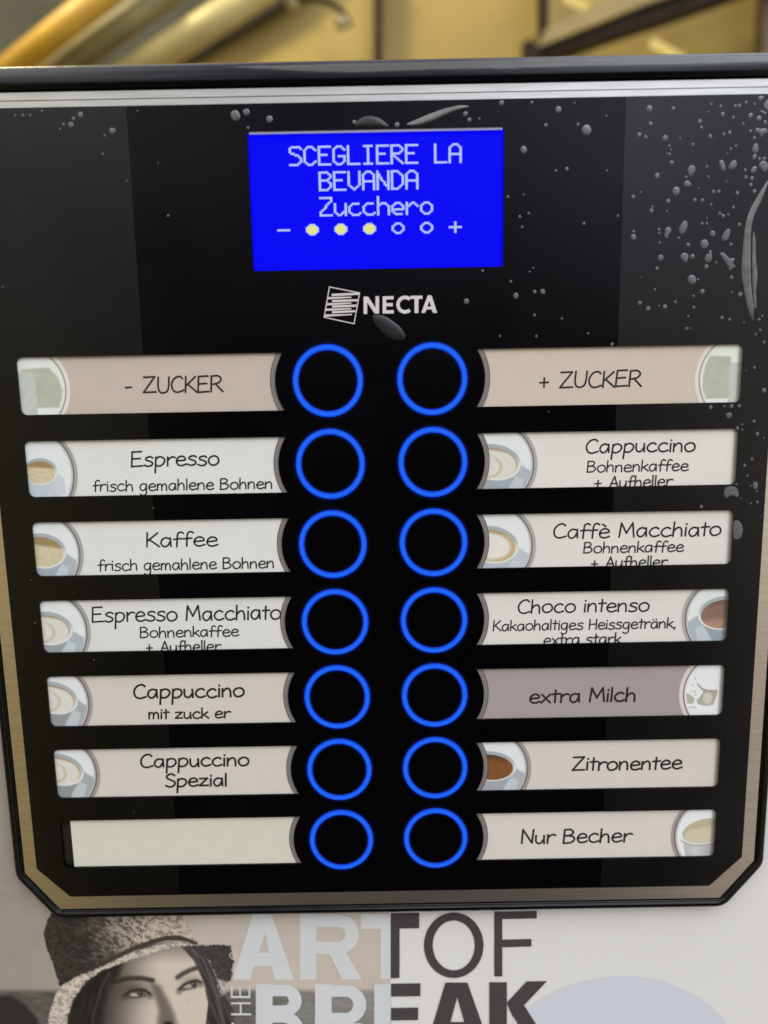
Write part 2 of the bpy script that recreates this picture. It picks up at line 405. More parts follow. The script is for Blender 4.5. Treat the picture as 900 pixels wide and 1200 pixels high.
def quadbox(bm, pts, th):
    a = [bm.verts.new(p) for p in pts]; b = [bm.verts.new(p + Vector((0, th, 0))) for p in pts]
    bm.faces.new(a); bm.faces.new(b[::-1])
    for i in range(len(pts)): bm.faces.new((a[i], b[i], b[(i + 1) % len(pts)], a[(i + 1) % len(pts)]))
quadbox(bm, [far(-200, 200, YW - .03), far(-200, -90, YW - .03), far(390, -90, YW - .03), far(115, 86, YW - .03), far(60, 200, YW - .03)], .02)
tag(obj('wall_board', bm, mat('olive_board', (.045, .043, .024), .7, noise=.25, nscale=6)), 'dull olive board on the back wall behind the yellow pipe', 'board')
bm = bmesh.new()
quadbox(bm, [far(90, 120, YW - .02), far(420, -90, YW - .02), far(441, -90, YW - .02), far(441, 120, YW - .02)], .015)
tag(obj('wall_board', bm, mat('bright_ochre_board', (.47, .345, .095), .6, noise=.10, nscale=5)), 'bright ochre board on the back wall between the pale pipe and the middle post', 'board')
def pipe(name, a, b, r, y, m, label, cat='pipe', group=None):
    bm = bmesh.new(); p, q = far(*a, y), far(*b, y); d = (q - p)
    cylinder(bm, p - d * .6, q + d * .6, r, 28)
    return tag(obj(name, bm, m, smooth=False), label, cat, group)
G1 = 'pipes on the back wall'
def smooth_all(o):
    for p in o.data.polygons: p.use_smooth = len(p.vertices) == 4
    return o
smooth_all(pipe('pipe', (18, 76), (118, -4), .0235, 1.28, mat('yellow_paint', (.58, .32, .025), .4, noise=.12, nscale=12), 'bright orange yellow pipe sloping up at the far left', 'pipe', G1))
smooth_all(pipe('pipe', (78, 76), (196, -10), .026, 1.34, mat('khaki_paint', (.26, .215, .085), .42, noise=.2, nscale=12), 'dull khaki pipe between the orange yellow pipe and the pale pipe', 'pipe', G1))
smooth_all(pipe('pipe', (166, 78), (300, -8), .028, 1.34, mat('cream_paint', (.50, .40, .15), .4, noise=.12, nscale=12), 'thick pale cream pipe sloping up beside the bright wall', 'pipe', G1))
dark = mat('dark_brown_steel', (.026, .015, .005), .6, spec=.2, noise=.3, nscale=20)
def bar(name, pts, y, th, m, label, cat):
    bm = bmesh.new(); quadbox(bm, [far(a, b, y) for a, b in pts], th)
    return tag(obj(name, bm, m), label, cat)
bar('shadow_strip', [(182, 80), (216, 78), (345, 0), (395, -40), (365, -40)], YW - .05, .02, dark, 'dark sloping shadow strip under the thick pale cream pipe', 'rail')  # dark strip laid where the pipe only shades the wall
bar('post', [(438, -60), (449, -60), (448, 110), (438, 110)], YW - .05, .03, dark, 'slim dark vertical post in the middle of the back wall', 'post')
bar('post', [(632, -60), (646, -60), (643, 46), (633, 46)], YW - .06, .03, dark, 'short dark vertical post standing above the sloping beam', 'post')
bar('post', [(893, -60), (915, -60), (915, 120), (893, 120)], YW - .05, .03, mat('brown_post', (.16, .10, .035), .6, noise=.2, nscale=20), 'brown vertical post at the far right of the back wall', 'post')
t = thing('beam', 'sloping roof beam with pale top and dark underside on the right', 'beam')
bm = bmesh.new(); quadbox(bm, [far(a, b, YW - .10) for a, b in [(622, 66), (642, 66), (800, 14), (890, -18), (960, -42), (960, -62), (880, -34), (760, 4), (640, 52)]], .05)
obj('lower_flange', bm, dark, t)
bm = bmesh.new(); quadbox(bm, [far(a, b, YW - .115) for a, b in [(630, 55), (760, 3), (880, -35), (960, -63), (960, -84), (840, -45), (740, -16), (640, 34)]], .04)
obj('upper_flange', bm, mat('tan_beam_lit', (.30, .22, .07), .5, noise=.15, nscale=10), t)  # tan colour stands for light falling on the beam's top
bar('clamp', [(614, 48), (624, 45), (632, 56), (634, 110), (616, 110)], YW - .13, .03, dark, 'small dark clamp at the low end of the sloping beam', 'clamp')
tube_m = emit('tube_glow', (232, 208, 122), .95)
for (a, b, lab) in (((661, -4), (689, 9), 'upper short glowing lamp tube above the sloping beam'), ((763, 49), (800, 70), 'lower glowing lamp tube under the sloping beam')):
    bm = bmesh.new(); cylinder(bm, far(*a, YW - .09), far(*b, YW - .09), .0085, 16)
    smooth_all(tag(obj('lamp_tube', bm, tube_m), lab, 'lamp', 'lamp tubes on the back wall'))
cab = thing('cable', 'dark hanging cable with two pale end knobs beside the cream pipe', 'cable')
bm = bmesh.new()
cp = [far(a, b, YW - .09) for a, b in [(338, -14), (352, -2), (375, 0), (392, 6), (403, 16), (410, 30)]]
for p, q in zip(cp[:-1], cp[1:]): cylinder(bm, p, q, .006, 12)
obj('cord', bm, dark, cab)
for (a, b, ra) in ((342, 4, .0125), (400, 27, .0135)):
    bm = bmesh.new(); bmesh.ops.create_uvsphere(bm, u_segments=16, v_segments=10, radius=ra)
    bmesh.ops.translate(bm, verts=bm.verts, vec=far(a, b, YW - .115)); obj('knob', bm, mat('pale_knob', (.5, .42, .2), .35), cab, smooth=True)

# ------------------------------------------------------------------ the machine
mach = thing('coffee_machine', 'coffee vending machine front with black button panel, blue screen and printed poster below', 'vending machine')
ROW = 27.0; XB = 16.864; XM = 0.0; HW = 9.207; XO = 117.05; RH = 17.1
FX, FT, FB = 127.0, -83.9, 182.7           # fascia edges
# cabinet behind everything
bm = bmesh.new()
slab(bm, fillet([(-175, -94), (175, -94), (175, 420), (-175, 420)], 3), 4.6, 330.0)
obj('cabinet', bm, M['cabinet'], mach)
bm = bmesh.new(); slab(bm, [(-.45, -93), (174, -93), (174, 419), (-.45, 419)], 3.7, 4.9)
pan = obj('front_sheet', bm, M['white'], mach)

# fascia with its openings
out_loop = fillet([(-FX, FT), (FX, FT), (FX, 171.4), (115.8, FB), (-115.8, FB), (-FX, 171.4)], [0, 0, 1, 1, 1, 1], k=3)
def window(side, v):                       # opening outline
    a = math.degrees(math.asin(HW / RH)); c = arc(side * XB, v, RH, 180 - a, 180 + a, 14) if side < 0 else arc(XB, v, RH, -a, a, 14)
    r = 1.9
    if side < 0:                           # arc runs from bottom corner to the top corner
        return c + arc(-XO + r, v - HW + r, r, 270, 180, 5) + arc(-XO + r, v + HW - r, r, 180, 90, 5)
    return c + arc(XO - r, v + HW - r, r, 90, 0, 5) + arc(XO - r, v - HW + r, r, 0, -90, 5)
SX0, SX1, SV0, SV1 = -39.4, 39.5, -75.9, -34.6
holes = [window(s, ROW * i) for i in range(7) for s in (-1, 1)]
holes.append(fillet([(SX0, SV0), (SX1, SV0), (SX1, SV1), (SX0, SV1)], .8, k=3))
def plate(n, th, xlo=None, xhi=None):
    bm = bmesh.new(); loops = []
    for lp in [out_loop] + holes:
        vs_ = [bm.verts.new(W(x, v, n)) for x, v in lp]; loops.append(vs_)
        for i in range(len(vs_)): bm.edges.new((vs_[i], vs_[(i + 1) % len(vs_)]))
    bmesh.ops.triangle_fill(bm, use_beauty=True, use_dissolve=False, edges=bm.edges[:])
    for lim, s in ((xlo, -1), (xhi, 1)):
        if lim is None: continue
        bmesh.ops.bisect_plane(bm, geom=bm.verts[:] + bm.edges[:] + bm.faces[:], plane_co=(lim * MM, 0, 0), plane_no=(s, 0, 0), clear_outer=True)
    for f in bm.faces:
        f.normal_update()
        if f.normal.y > 0: f.normal_flip()
    if th:
        ed = [e for e in bm.edges if len(e.link_faces) == 1]
        r = bmesh.ops.extrude_edge_only(bm, edges=ed)
        for g in r['geom']:
            if isinstance(g, bmesh.types.BMVert): g.co.y += th * MM
    return bm
def raw(name, bm, m, parent, label=None):
    me = bpy.data.meshes.new(name); bm.to_mesh(me); bm.free(); return link(name, me, m, parent, label)
fascia = raw('fascia', plate(0.0, 1.5), M['glass'], mach)
raw('protective_film', plate(-.06, .05, xhi=-76.0), M['film'], mach)
raw('protective_film', plate(-.06, .05, xlo=76.6), M['film'], mach)
# closed tray behind the openings
bm = bmesh.new(); slab(bm, [(x * .995, v) for x, v in out_loop], 2.75, 3.5)
obj('backing_tray', bm, M['slot'], mach)

# metal trim round the fascia
tin = fillet([(-FX, FT), (-FX, 171.4), (-115.8, FB), (115.8, FB), (FX, 171.4), (FX, FT)], [0, .6, .6, .6, .6, 0], k=3)
tr_in = [(-FX, FT), (-FX, 171.4), (-115.8, FB), (115.8, FB), (FX, 171.4), (FX, FT)]
tr_out = [(-131.4, -88.15), (-131.4, 173.1), (-119.9, 187.7), (119.9, 187.7), (131.4, 173.1), (131.4, -88.15)]
bm = bmesh.new()
A = [bm.verts.new(W(*p, .12)) for p in tr_in]; B = [bm.verts.new(W(*p, .12)) for p in tr_out]
A2 = [bm.verts.new(W(*p, 2)) for p in tr_in]; B2 = [bm.verts.new(W(*p, 2)) for p in tr_out]
for i in range(5):
    j = (i + 1) % 6
    bm.faces.new((A[i], A[j], B[j], B[i])); bm.faces.new((A[i], A2[i], A2[j], A[j])); bm.faces.new((B[i], B[j], B2[j], B2[i]))
obj('metal_trim', bm, M['trim'], mach)
bm = bmesh.new()
slab(bm, [(-131.4, -88.15), (131.4, -88.15), (129.2, -85.95), (-129.2, -85.95)], -.12, 2.0)
slab(bm, [(-129.1, -85.8), (129.1, -85.8), (127.0, -83.9), (-127.0, -83.9)], .10, 2.0)
obj('metal_trim', bm, M['top_strip'], mach, 'bright silver strip along the top of the panel')

# black plastic bezel: sides and bottom in one sweep, and the wide top rail
bm = bmesh.new()
path = fillet([(131.4, -90), (131.4, 173.1), (119.9, 187.7), (-119.9, 187.7), (-131.4, 173.1), (-131.4, -90)], [0, 3.5, 3.5, 3.5, 3.5, 0], closed=False, k=8)
path = [(x, v) for x, v in path]
sweep(bm, path, [(-.02, .6), (-.02, .3), (.75, .28), (.95, .1), (1.15, -.55), (1.5, -.85), (2.5, -.8), (3.1, -.4), (3.35, .4), (3.4, 3.9)][::1])
obj('bezel', bm, M['plastic'], mach)
bm = bmesh.new()
prof = [(-88.12, 2.0), (-88.2, .9), (-88.9, .8), (-89.15, -1.2), (-89.5, -1.7), (-90.2, -1.85), (-92.5, -1.6), (-94.2, -1.15), (-95.0, -.75), (-95.5, -.1), (-95.75, .9), (-95.8, 30)]
cols = [[bm.verts.new(W(x, v, n)) for v, n in prof] for x in np.linspace(-136, 136, 40)]
for a, b in zip(cols[:-1], cols[1:]):
    for q in range(len(prof) - 1): bm.faces.new((a[q], b[q], b[q + 1], a[q + 1]))
for c in (cols[0], cols[-1]): bm.faces.new([bm.verts.new(v.co) for v in c])
o = obj('top_rail', bm, M['rail'], mach)
for p in o.data.polygons: p.use_smooth = len(p.vertices) == 4

# ---- display
bm = bmesh.new(); slab(bm, [(SX0 - 1, SV0 - 1), (SX1 + 1, SV0 - 1), (SX1 + 1, SV1 + 1), (SX0 - 1, SV1 + 1)], 1.3, 2.6)
scr = obj('display', bm, M['screen'], mach)
bm = bmesh.new(); slab(bm, [(SX0 + .5, SV0 + .02), (SX1 - .5, SV0 + .02), (SX1 - .5, SV0 + .75), (SX0 + .5, SV0 + .75)], .25, 1.1)
obj('screen_lip', bm, M['lip'], scr)
F = {
 'S': ['.#####.', '#.....#', '#......', '#......', '.##....', '...##..', '.....#.', '......#', '......#', '......#', '.....#.', '#####..'],
 'C': ['..###..', '.#...#.', '#.....#', '#......', '#......', '#......', '#......', '#......', '#......', '#.....#', '.#...#.', '..###..'],
 'E': ['#######', '#......', '#......', '#......', '#......', '#####..', '#......', '#......', '#......', '#......', '#......', '#######'],
 'G': ['..###..', '.#...#.', '#.....#', '#......', '#......', '#......', '#..####', '#.....#', '#.....#', '#.....#', '.#...#.', '..###..'],
 'L': ['#......'] * 11 + ['#######'],
 'I': ['.#####.'] + ['...#...'] * 10 + ['.#####.'],
 'R': ['#####..', '#....#.', '#.....#', '#.....#', '#....#.', '#####..', '##.....', '#.#....', '#..#...', '#...#..', '#....#.', '#.....#'],
 'A': ['..###..', '.#...#.', '#.....#', '#.....#', '#.....#', '#.....#', '#######', '#.....#', '#.....#', '#.....#', '#.....#', '#.....#'],
 'B': ['#####..', '#....#.', '#.....#', '#.....#', '#....#.', '#####..', '#....#.', '#.....#', '#.....#', '#.....#', '#....#.', '#####..'],
 'V': ['#.....#'] * 8 + ['#.....#', '.#...#.', '..#.#..', '...#...'],
 'N': ['#.....#', '#.....#', '##....#', '##....#', '#.#...#', '#.#...#', '#..#..#', '#...#.#', '#...#.#', '#....##', '#.....#', '#.....#'],
 'D': ['####...', '#...#..', '#....#.', '#.....#', '#.....#', '#.....#', '#.....#', '#.....#', '#.....#', '#....#.', '#...#..', '####...'],
 'Z': ['#######', '......#', '......#', '.....#.', '....#..', '...#...', '...#...', '..#....', '.#.....', '#......', '#......', '#######'],
 'u': ['.......'] * 4 + ['#.....#'] * 5 + ['#....##', '.#..#.#', '..##..#'],
 'c': ['.......'] * 4 + ['..####.', '.#.....', '#......', '#......', '#......', '#......', '.#....#', '..####.'],
 'h': ['#......'] * 4 + ['#.###..', '##...#.', '#.....#', '#.....#', '#.....#', '#.....#', '#.....#', '#.....#'],
 'e': ['.......'] * 4 + ['..###..', '.#...#.', '#.....#', '#.....#', '#######', '#......', '.#.....', '..####.'],
 'r': ['.......'] * 4 + ['#..##..', '#.#..#.', '##....#', '#......', '#......', '#......', '#......', '#......'],
 'o': ['.......'] * 4 + ['..###..', '.#...#.', '#.....#', '#.....#', '#.....#', '#.....#', '.#...#.', '..###..'],
 '-': ['.......'] * 6 + ['#######'] + ['.......'] * 5,
 '+': ['.......'] * 3 + ['...#...', '...#...', '...#...', '#######', '...#...', '...#...', '...#...'] + ['.......'] * 2,
 'O': ['.......'] * 3 + ['..###..', '.#...#.', '#.....#', '#.....#', '#.....#', '.#...#.', '..###..'] + ['.......'] * 2,
 'F': ['.......'] * 3 + ['..###..', '.#####.', '#######', '#######', '#######', '.#####.', '..###..'] + ['.......'] * 2,
 'Y': ['.......'] * 4 + ['..###..', '.#####.', '.#####.', '.#####.', '..###..'] + ['.......'] * 3,
}
SUB = 6
def lcd(bm, items, x0, v0, dx, dv, n, grow=1):        # items: (glyph, column in dots, row in dots)
    OFF = 12; g = np.zeros((80 * SUB, 140 * SUB), bool)
    for ch, cx, cy in items:
        for r_, row in enumerate(F[ch]):
            for c_, q in enumerate(row):
                if q == '#':
                    y_, x_ = (cy + r_ + 2) * SUB, (cx + c_ + OFF) * SUB
                    g[y_ - grow:y_ + SUB + grow, x_ - grow:x_ + SUB + grow] = True
    for r_ in range(g.shape[0]):
        row = g[r_]; c_ = 0
        while c_ < len(row):
            if row[c_]:
                e = c_
                while e < len(row) and row[e]: e += 1
                xa, xb = x0 + (c_ / SUB - OFF) * dx, x0 + (e / SUB - OFF) * dx; va = v0 + (r_ / SUB - 2) * dv; vb = va + dv / SUB
                poly(bm, [(xa, va), (xb, va), (xb, vb), (xa, vb)], n); c_ = e
            else: c_ += 1
tx0, tv0 = P(338.4, 171.8, 1.2); tx1, _ = P(540.8, 168, 1.2); _, tvb = P(373, 253.5, 1.2)
DX = (tx1 - tx0) / 95.0; DV = (tvb - tv0) / 44.0
rows_ = [('SCEGLIERE LA', 0, 0), ('BEVANDA', 16, 16), ('Zucchero', 16, 32)]
it = [(c, cx + 8 * k, cy) for s, cx, cy in rows_ for k, c in enumerate(s) if c != ' ']
bm = bmesh.new(); lcd(bm, it, tx0, tv0, DX, DV, 1.2); obj('lettering', bm, M['glyph'], scr)
lev = [('-', -8, 46), ('F', 8, 46), ('F', 24, 46), ('F', 40, 46), ('O', 56, 46), ('O', 72, 46), ('+', 88, 46)]
bm = bmesh.new(); lcd(bm, lev, tx0, tv0, DX, DV, 1.2); obj('level_scale', bm, M['glyph'], scr)
bm = bmesh.new(); lcd(bm, [('Y', c, 46) for c in (8, 24, 40)], tx0, tv0, DX, DV, 1.12, 2); obj('level_fill', bm, M['dot'], scr)

# ---- brand mark
logo = bmesh.new(); NL = -.02; kk = 0
def lp(x, y): return P(360 + x / 5.294, 320 + y / 5.294)
for a, b in (((138, 86), (325, 123)), ((325, 123), (291, 314)), ((291, 314), (105, 274)), ((105, 274), (138, 86))):
    ribbon(logo, [lp(*a), lp(*b)], .30, NL - kk * .002); kk += 1
for i, (xa, xb, yl, yr, h0, h1) in enumerate([(152, 324, 136, 128, 15, 13), (124, 274, 156, 150, 14, 7), (154, 317, 174, 168, 14, 12), (118, 274, 194, 186, 14, 7),
                                        (155, 307, 208, 202, 14, 13), (111, 274, 228, 221, 14, 7), (155, 299, 243, 236, 14, 12), (105, 278, 264, 257, 14, 7)]):
    poly(logo, [lp(xa, yl - h0 / 2), lp(xb, yr - h1 / 2), lp(xb, yr + h1 / 2), lp(xa, yl + h0 / 2)], NL - .02)
lg = obj('brand_emblem', logo, M['brand'], mach)
def block(bm, strokes, n, k0=0):           # strokes: (points in panel mm, width)
    k = k0
    for pts, wd, cl in strokes:
        ribbon(bm, pts, wd, n - k * .002, cl, cap=False); k += 1
    return k
bm = bmesh.new()
def lq(*pts): return [lp(*p) for p in pts]
T = 24
polys = [  # N E C T A as cut shapes, measured on the mark
 [(350, 146), (372, 146), (372, 254), (350, 254)], [(424, 144), (446, 144), (446, 251), (424, 251)], [(350, 146), (378, 146), (446, 251), (418, 251)],
 [(468, 144), (490, 144), (490, 251), (468, 251)], [(490, 144), (536, 143), (536, 163), (490, 163)], [(490, 187), (531, 186), (531, 206), (490, 206)], [(490, 231), (537, 230), (537, 251), (490, 251)],
 [(640, 141), (715, 140), (715, 160), (640, 160)], [(666, 160), (690, 160), (690, 248), (666, 248)],
 [(708, 247), (732, 247), (770, 138), (748, 138)], [(780, 247), (806, 247), (771, 138), (748, 138)], [(728, 208), (790, 208), (784, 226), (722, 226)]]
for k, q in enumerate(polys): poly(bm, lq(*q), NL - .003 * k)
ribbon(bm, [lp(x, y) for x, y in arc(607, 196, 44, -48, -312, 24, 45)], 21 / 5.294 / 3.68, NL - .04, cap=False)
obj('brand_name', bm, M['brand'], mach)

# ---- buttons: a black cap and its lit ring; one is built, the others are copies
def lit_ring(k=72):                         # lit face, its deeper blue flanks and flat bands whose emission imitates a glow halo
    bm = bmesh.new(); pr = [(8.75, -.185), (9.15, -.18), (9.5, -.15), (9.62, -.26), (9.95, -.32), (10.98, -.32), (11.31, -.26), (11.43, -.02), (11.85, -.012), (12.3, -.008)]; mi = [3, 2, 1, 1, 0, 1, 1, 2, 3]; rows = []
    for i in range(k):
        a = 2 * math.pi * i / k
        rows.append([bm.verts.new(W(r * math.cos(a), r * 1.02 * math.sin(a), d)) for r, d in pr])
    for i in range(k):
        for q in range(len(mi)):
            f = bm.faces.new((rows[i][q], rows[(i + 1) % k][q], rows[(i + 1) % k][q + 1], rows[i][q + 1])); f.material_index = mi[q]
    return bm
def tube_ring(cx, v, ri, ro, n, h, ov=1.0, k=72):
    bm = bmesh.new(); pr = [(ri, n + .02), (ri + .12, n - h), (ro - .12, n - h), (ro, n + .02)]; rows = []
    for i in range(k):
        a = 2 * math.pi * i / k
        rows.append([bm.verts.new(W(cx + r * math.cos(a), v + r * ov * math.sin(a), d)) for r, d in pr])
    for i in range(k):
        for q in range(3): bm.faces.new((rows[i][q], rows[(i + 1) % k][q], rows[(i + 1) % k][q + 1], rows[i][q + 1]))
    return bm
proto = None
for i in range(7):
    for s in (-1, 1):
        if proto is None:
            bm = bmesh.new(); rows = []
            for r, d in ((9.5, .0), (9.44, -.1), (9.1, -.15), (6, -.17)):
                rows.append([bm.verts.new(W(r * math.cos(2 * math.pi * q / 72), r * 1.02 * math.sin(2 * math.pi * q / 72), d)) for q in range(72)])
            for a, b in zip(rows[:-1], rows[1:]):
                for q in range(72): bm.faces.new((a[q], a[(q + 1) % 72], b[(q + 1) % 72], b[q]))
            bm.faces.new(rows[-1])
            proto = obj('drink_button', bm, M['button'], mach)
            pr_ring = obj('light_ring', lit_ring(), [M['ring'], M['ring_flank'], M['ring_seat'], M['ring_halo2']], proto)  # ring_seat and ring_halo2 colour the bands that imitate the glow halo
            b_ = proto
        else:
            b_ = proto.copy(); C.objects.link(b_); b_.parent = mach
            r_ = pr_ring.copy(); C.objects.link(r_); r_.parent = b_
        b_.location = W(s * XB, i * ROW, 0)

# ---- label cards in the slots
NC = .7
CARD = {
 (-1, 0): ((196, 180, 167), [('- ZUCKER', 147.5, 261.5, 459.8, 18.5)]),
 (-1, 1): ((220, 220, 213), [('Espresso', 154.5, 256.5, 545.5, 17), ('frisch gemahlene Bohnen', 109.5, 318.5, 574, 12.6)]),
 (-1, 2): ((220, 220, 213), [('Kaffee', 172, 255.5, 640.2, 16.5), ('frisch gemahlene Bohnen', 115.5, 320.5, 667.2, 12.6)]),
 (-1, 3): ((217, 216, 210), [('Espresso Macchiato', 108.5, 329, 727, 17), ('Bohnenkaffee', 164.5, 280, 746.2, 12.3), ('+ Aufheller', 172, 259.5, 763.6, 12.8)]),
 (-1, 4): ((207, 201, 190), [('Cappuccino', 157, 286, 817.5, 16), ('mit zuck er', 174.5, 270.5, 841.6, 12)]),
 (-1, 5): ((209, 203, 193), [('Cappuccino', 165, 291.5, 898, 15.2), ('Spezial', 194.5, 265, 921.3, 14.6)]),
 (-1, 6): ((210, 208, 190), []),
 (1, 0): ((205, 189, 174), [('+ ZUCKER', 632.5, 751.5, 453.8, 18.5)]),
 (1, 1): ((222, 218, 210), [('Cappuccino', 686.5, 814, 529.8, 16), ('Bohnenkaffee', 688, 806.5, 552.4, 12.8), ('+ Aufheller', 697, 788, 570.8, 13.2)]),
 (1, 2): ((221, 217, 209), [('Caffè Macchiato', 648.5, 844, 629.2, 16.5), ('Bohnenkaffee', 684, 801, 647.2, 12.4), ('+ Aufheller', 693, 782, 664.6, 12.6)]),
 (1, 3): ((219, 215, 208), [('Choco intenso', 607, 760, 717.2, 15.6), ('Kakaohaltiges Heissgetränk,', 578, 791, 737.4, 12), ('extra stark', 637, 728, 755, 13)]),
 (1, 4): ((164, 153, 150), [('extra Milch', 620.5, 743.5, 822.8, 16)]),
 (1, 5): ((211, 204, 194), [('Zitronentee', 671, 799, 901.8, 15.5)]),
 (1, 6): ((213, 207, 198), [('Nur Becher', 611, 740.5, 987.6, 16)]),
}
LAB = {(-1, 0): 'beige slot card reading - ZUCKER beside a picture of a sugar jar', (1, 0): 'beige slot card reading + ZUCKER beside a picture of a sugar jar',
       (-1, 1): 'white slot card reading Espresso', (-1, 2): 'white slot card reading Kaffee', (-1, 3): 'white slot card reading Espresso Macchiato',
       (-1, 4): 'pinkish slot card reading Cappuccino mit zuck er', (-1, 5): 'pinkish slot card reading Cappuccino Spezial', (-1, 6): 'blank pale greenish slot card without writing',
       (1, 1): 'white slot card reading Cappuccino', (1, 2): 'white slot card reading Caffè Macchiato', (1, 3): 'white slot card reading Choco intenso',
       (1, 4): 'mauve slot card reading extra Milch', (1, 5): 'pinkish slot card reading Zitronentee', (1, 6): 'pinkish slot card reading Nur Becher'}
WHITE = (226, 229, 227)
def plate_base(px, py, bgc, pts, band, line=(70, 64, 66), inner=WHITE, wb=4.6, side=1):
    cx, cy, R_ = circ3(*pts); d = np.hypot(px - cx, py - cy)
    rgb = np.tile(np.asarray(bgc, float), (len(px), 1))
    rgb = over(rgb, 1 - sm(d, R_ + wb - .6, R_ + wb + .6), band)
    lt = tuple(.55 * np.array(band) + .45 * np.array(inner))
    rgb = over(rgb, 1 - sm(d, R_ - .5, R_ + .5), lt)
    rgb = over(rgb, 1 - sm(d, R_ - 3.6, R_ - 2.2), inner)
    rgb = over(rgb, (1 - sm(np.abs(d - R_), .2, 1.1)) * .85, line)
    return rgb, 1 - sm(d, R_ - 3, R_ - 2), (cx, cy, R_)
def cup(bgc, pts, band, rim, body=(158, 169, 174), kind='foam', mir=1, shadow=(172, 181, 186), rot=6, plate=WHITE):
    ex, ey, a, b = rim
    def fn(px, py):
        rgb, ins, _ = plate_base(px, py, bgc, pts, band, inner=plate)
        rgb = over(rgb, ins * sm(vnoise(px, py, 9, 5), .3, .9) * .18, (205, 212, 205))
        q = lambda u, w_: (ex + mir * u * a, ey + w_ * b)
        # shade cast on the saucer, cup wall, rim, drink
        rgb = over(rgb, ins * (1 - sm(sdf(px, py, [q(.95, .1), q(1.42, .55), q(1.5, 1.7), q(.2, 2.2), q(.5, 1.1)]), -1.0, 1.2)), shadow)
        rgb = over(rgb, ins * (1 - sm(sdf(px, py, [q(.78, .75), q(1.1, .95), q(.95, 2.2), q(.35, 2.2)]), -.8, 1.5)) * .75, (198, 206, 209))
        rgb = over(rgb, ins * (1 - sm(sdf(px, py, [q(-1.3, .2), q(.98, .1), q(.9, .5), q(.5, 1.5), q(.36, 2.4), q(-1.3, 2.4)]), -.6, .8)), body)
        e, u, w_ = ell(px, py, ex, ey, a, b, mir * rot); u = u * mir
        rgb = over(rgb, ins * (1 - sm(e, -.5, .7)), np.array((224, 225, 220))[None] * (1 - sm(-w_, -.1, .55)[:, None]) + np.array((166, 174, 177))[None] * sm(-w_, -.1, .55)[:, None])
        e2, u2, w2 = ell(px, py, ex - mir * .6, ey + 1.3, a * .92, b * .855, mir * rot); u2 = u2 * mir
        m2 = ins * (1 - sm(e2, -.5, .5)); rr = np.hypot(u2, w2)
        nz = vnoise(px, py, 2.6, 3)[:, None]
        if kind == 'foam':
            c = np.array((206, 192, 160))[None] + (nz - .5) * 16
            c = over(c, 1 - sm(w2 + .45 * sm(np.abs(u2), .0, 1.0) * 0, -.55, -.3), (156, 134, 92))
        elif kind == 'latte':
            c = np.array((216, 213, 203))[None] + (nz - .5) * 6
            c = over(c, sm(rr, .86, .97) * sm(-w2 + .5, -.1, .9) * .8, (176, 146, 104))
            c = over(c, (1 - sm(np.abs(np.hypot(u2 + .42, w2 * .95 - .22) - .74), .02, .11)) * sm(u2 + w2 * .5, -.75, .1) * .55, (186, 168, 132))
            c = over(c, .8 * (1 - sm(w2, -.98, -.72)), (158, 132, 104))
        elif kind == 'macchiato':
            c = np.array((226, 222, 212))[None] + (nz - .5) * 6
            c = over(c, sm(rr, .68, .9) * (.55 + .4 * sm(u2, -.2, .6)), (192, 170, 124)); c = over(c, .7 * (1 - sm(w2, -.98, -.66)), (150, 130, 92))
        elif kind == 'coffee':
            c = np.array((128, 82, 46))[None] + (nz - .5) * 14; c = over(c, 1 - sm(w2, -1., -.35), (88, 56, 36))
        else:                               # chocolate
            c = np.array((136, 108, 92))[None] + (nz - .5) * 8; c = over(c, sm(w2, .0, .6), (172, 136, 114))
            c = over(c, 1 - sm(w2, -.95, -.5), (112, 92, 82))
        return over(rgb, m2, c)
    fn.circle = pts
    return fn
def sugar(bgc, pts, mir, O, cube):
    def fn(px, py):
        rgb, ins, _ = plate_base(px, py, bgc, pts, (222, 216, 208), line=(108, 104, 104), inner=(226, 230, 222), wb=5.2)
        jar = (1 - sm(sdf(px, py, O), -1.5, 1.5)); base = np.array((180, 183, 166))[None] + (vnoise(px, py, 9, 9)[:, None] - .5) * 9
        rgb = over(rgb, ins * jar, base)
        c = np.array((200, 205, 195))[None] - 14 * vnoise(px, py, 7, 2)[:, None]
        return over(rgb, ins * (1 - sm(sdf(px, py, cube), -.6, .8)), c)
    fn.circle = pts
    return fn
def z(o, k, pts): return [(o[0] + x / k, o[1] + y / k) for x, y in pts]
g_w, g_p = (163, 163, 158), (163, 148, 144)
cc = {k: v[0] for k, v in CARD.items()}
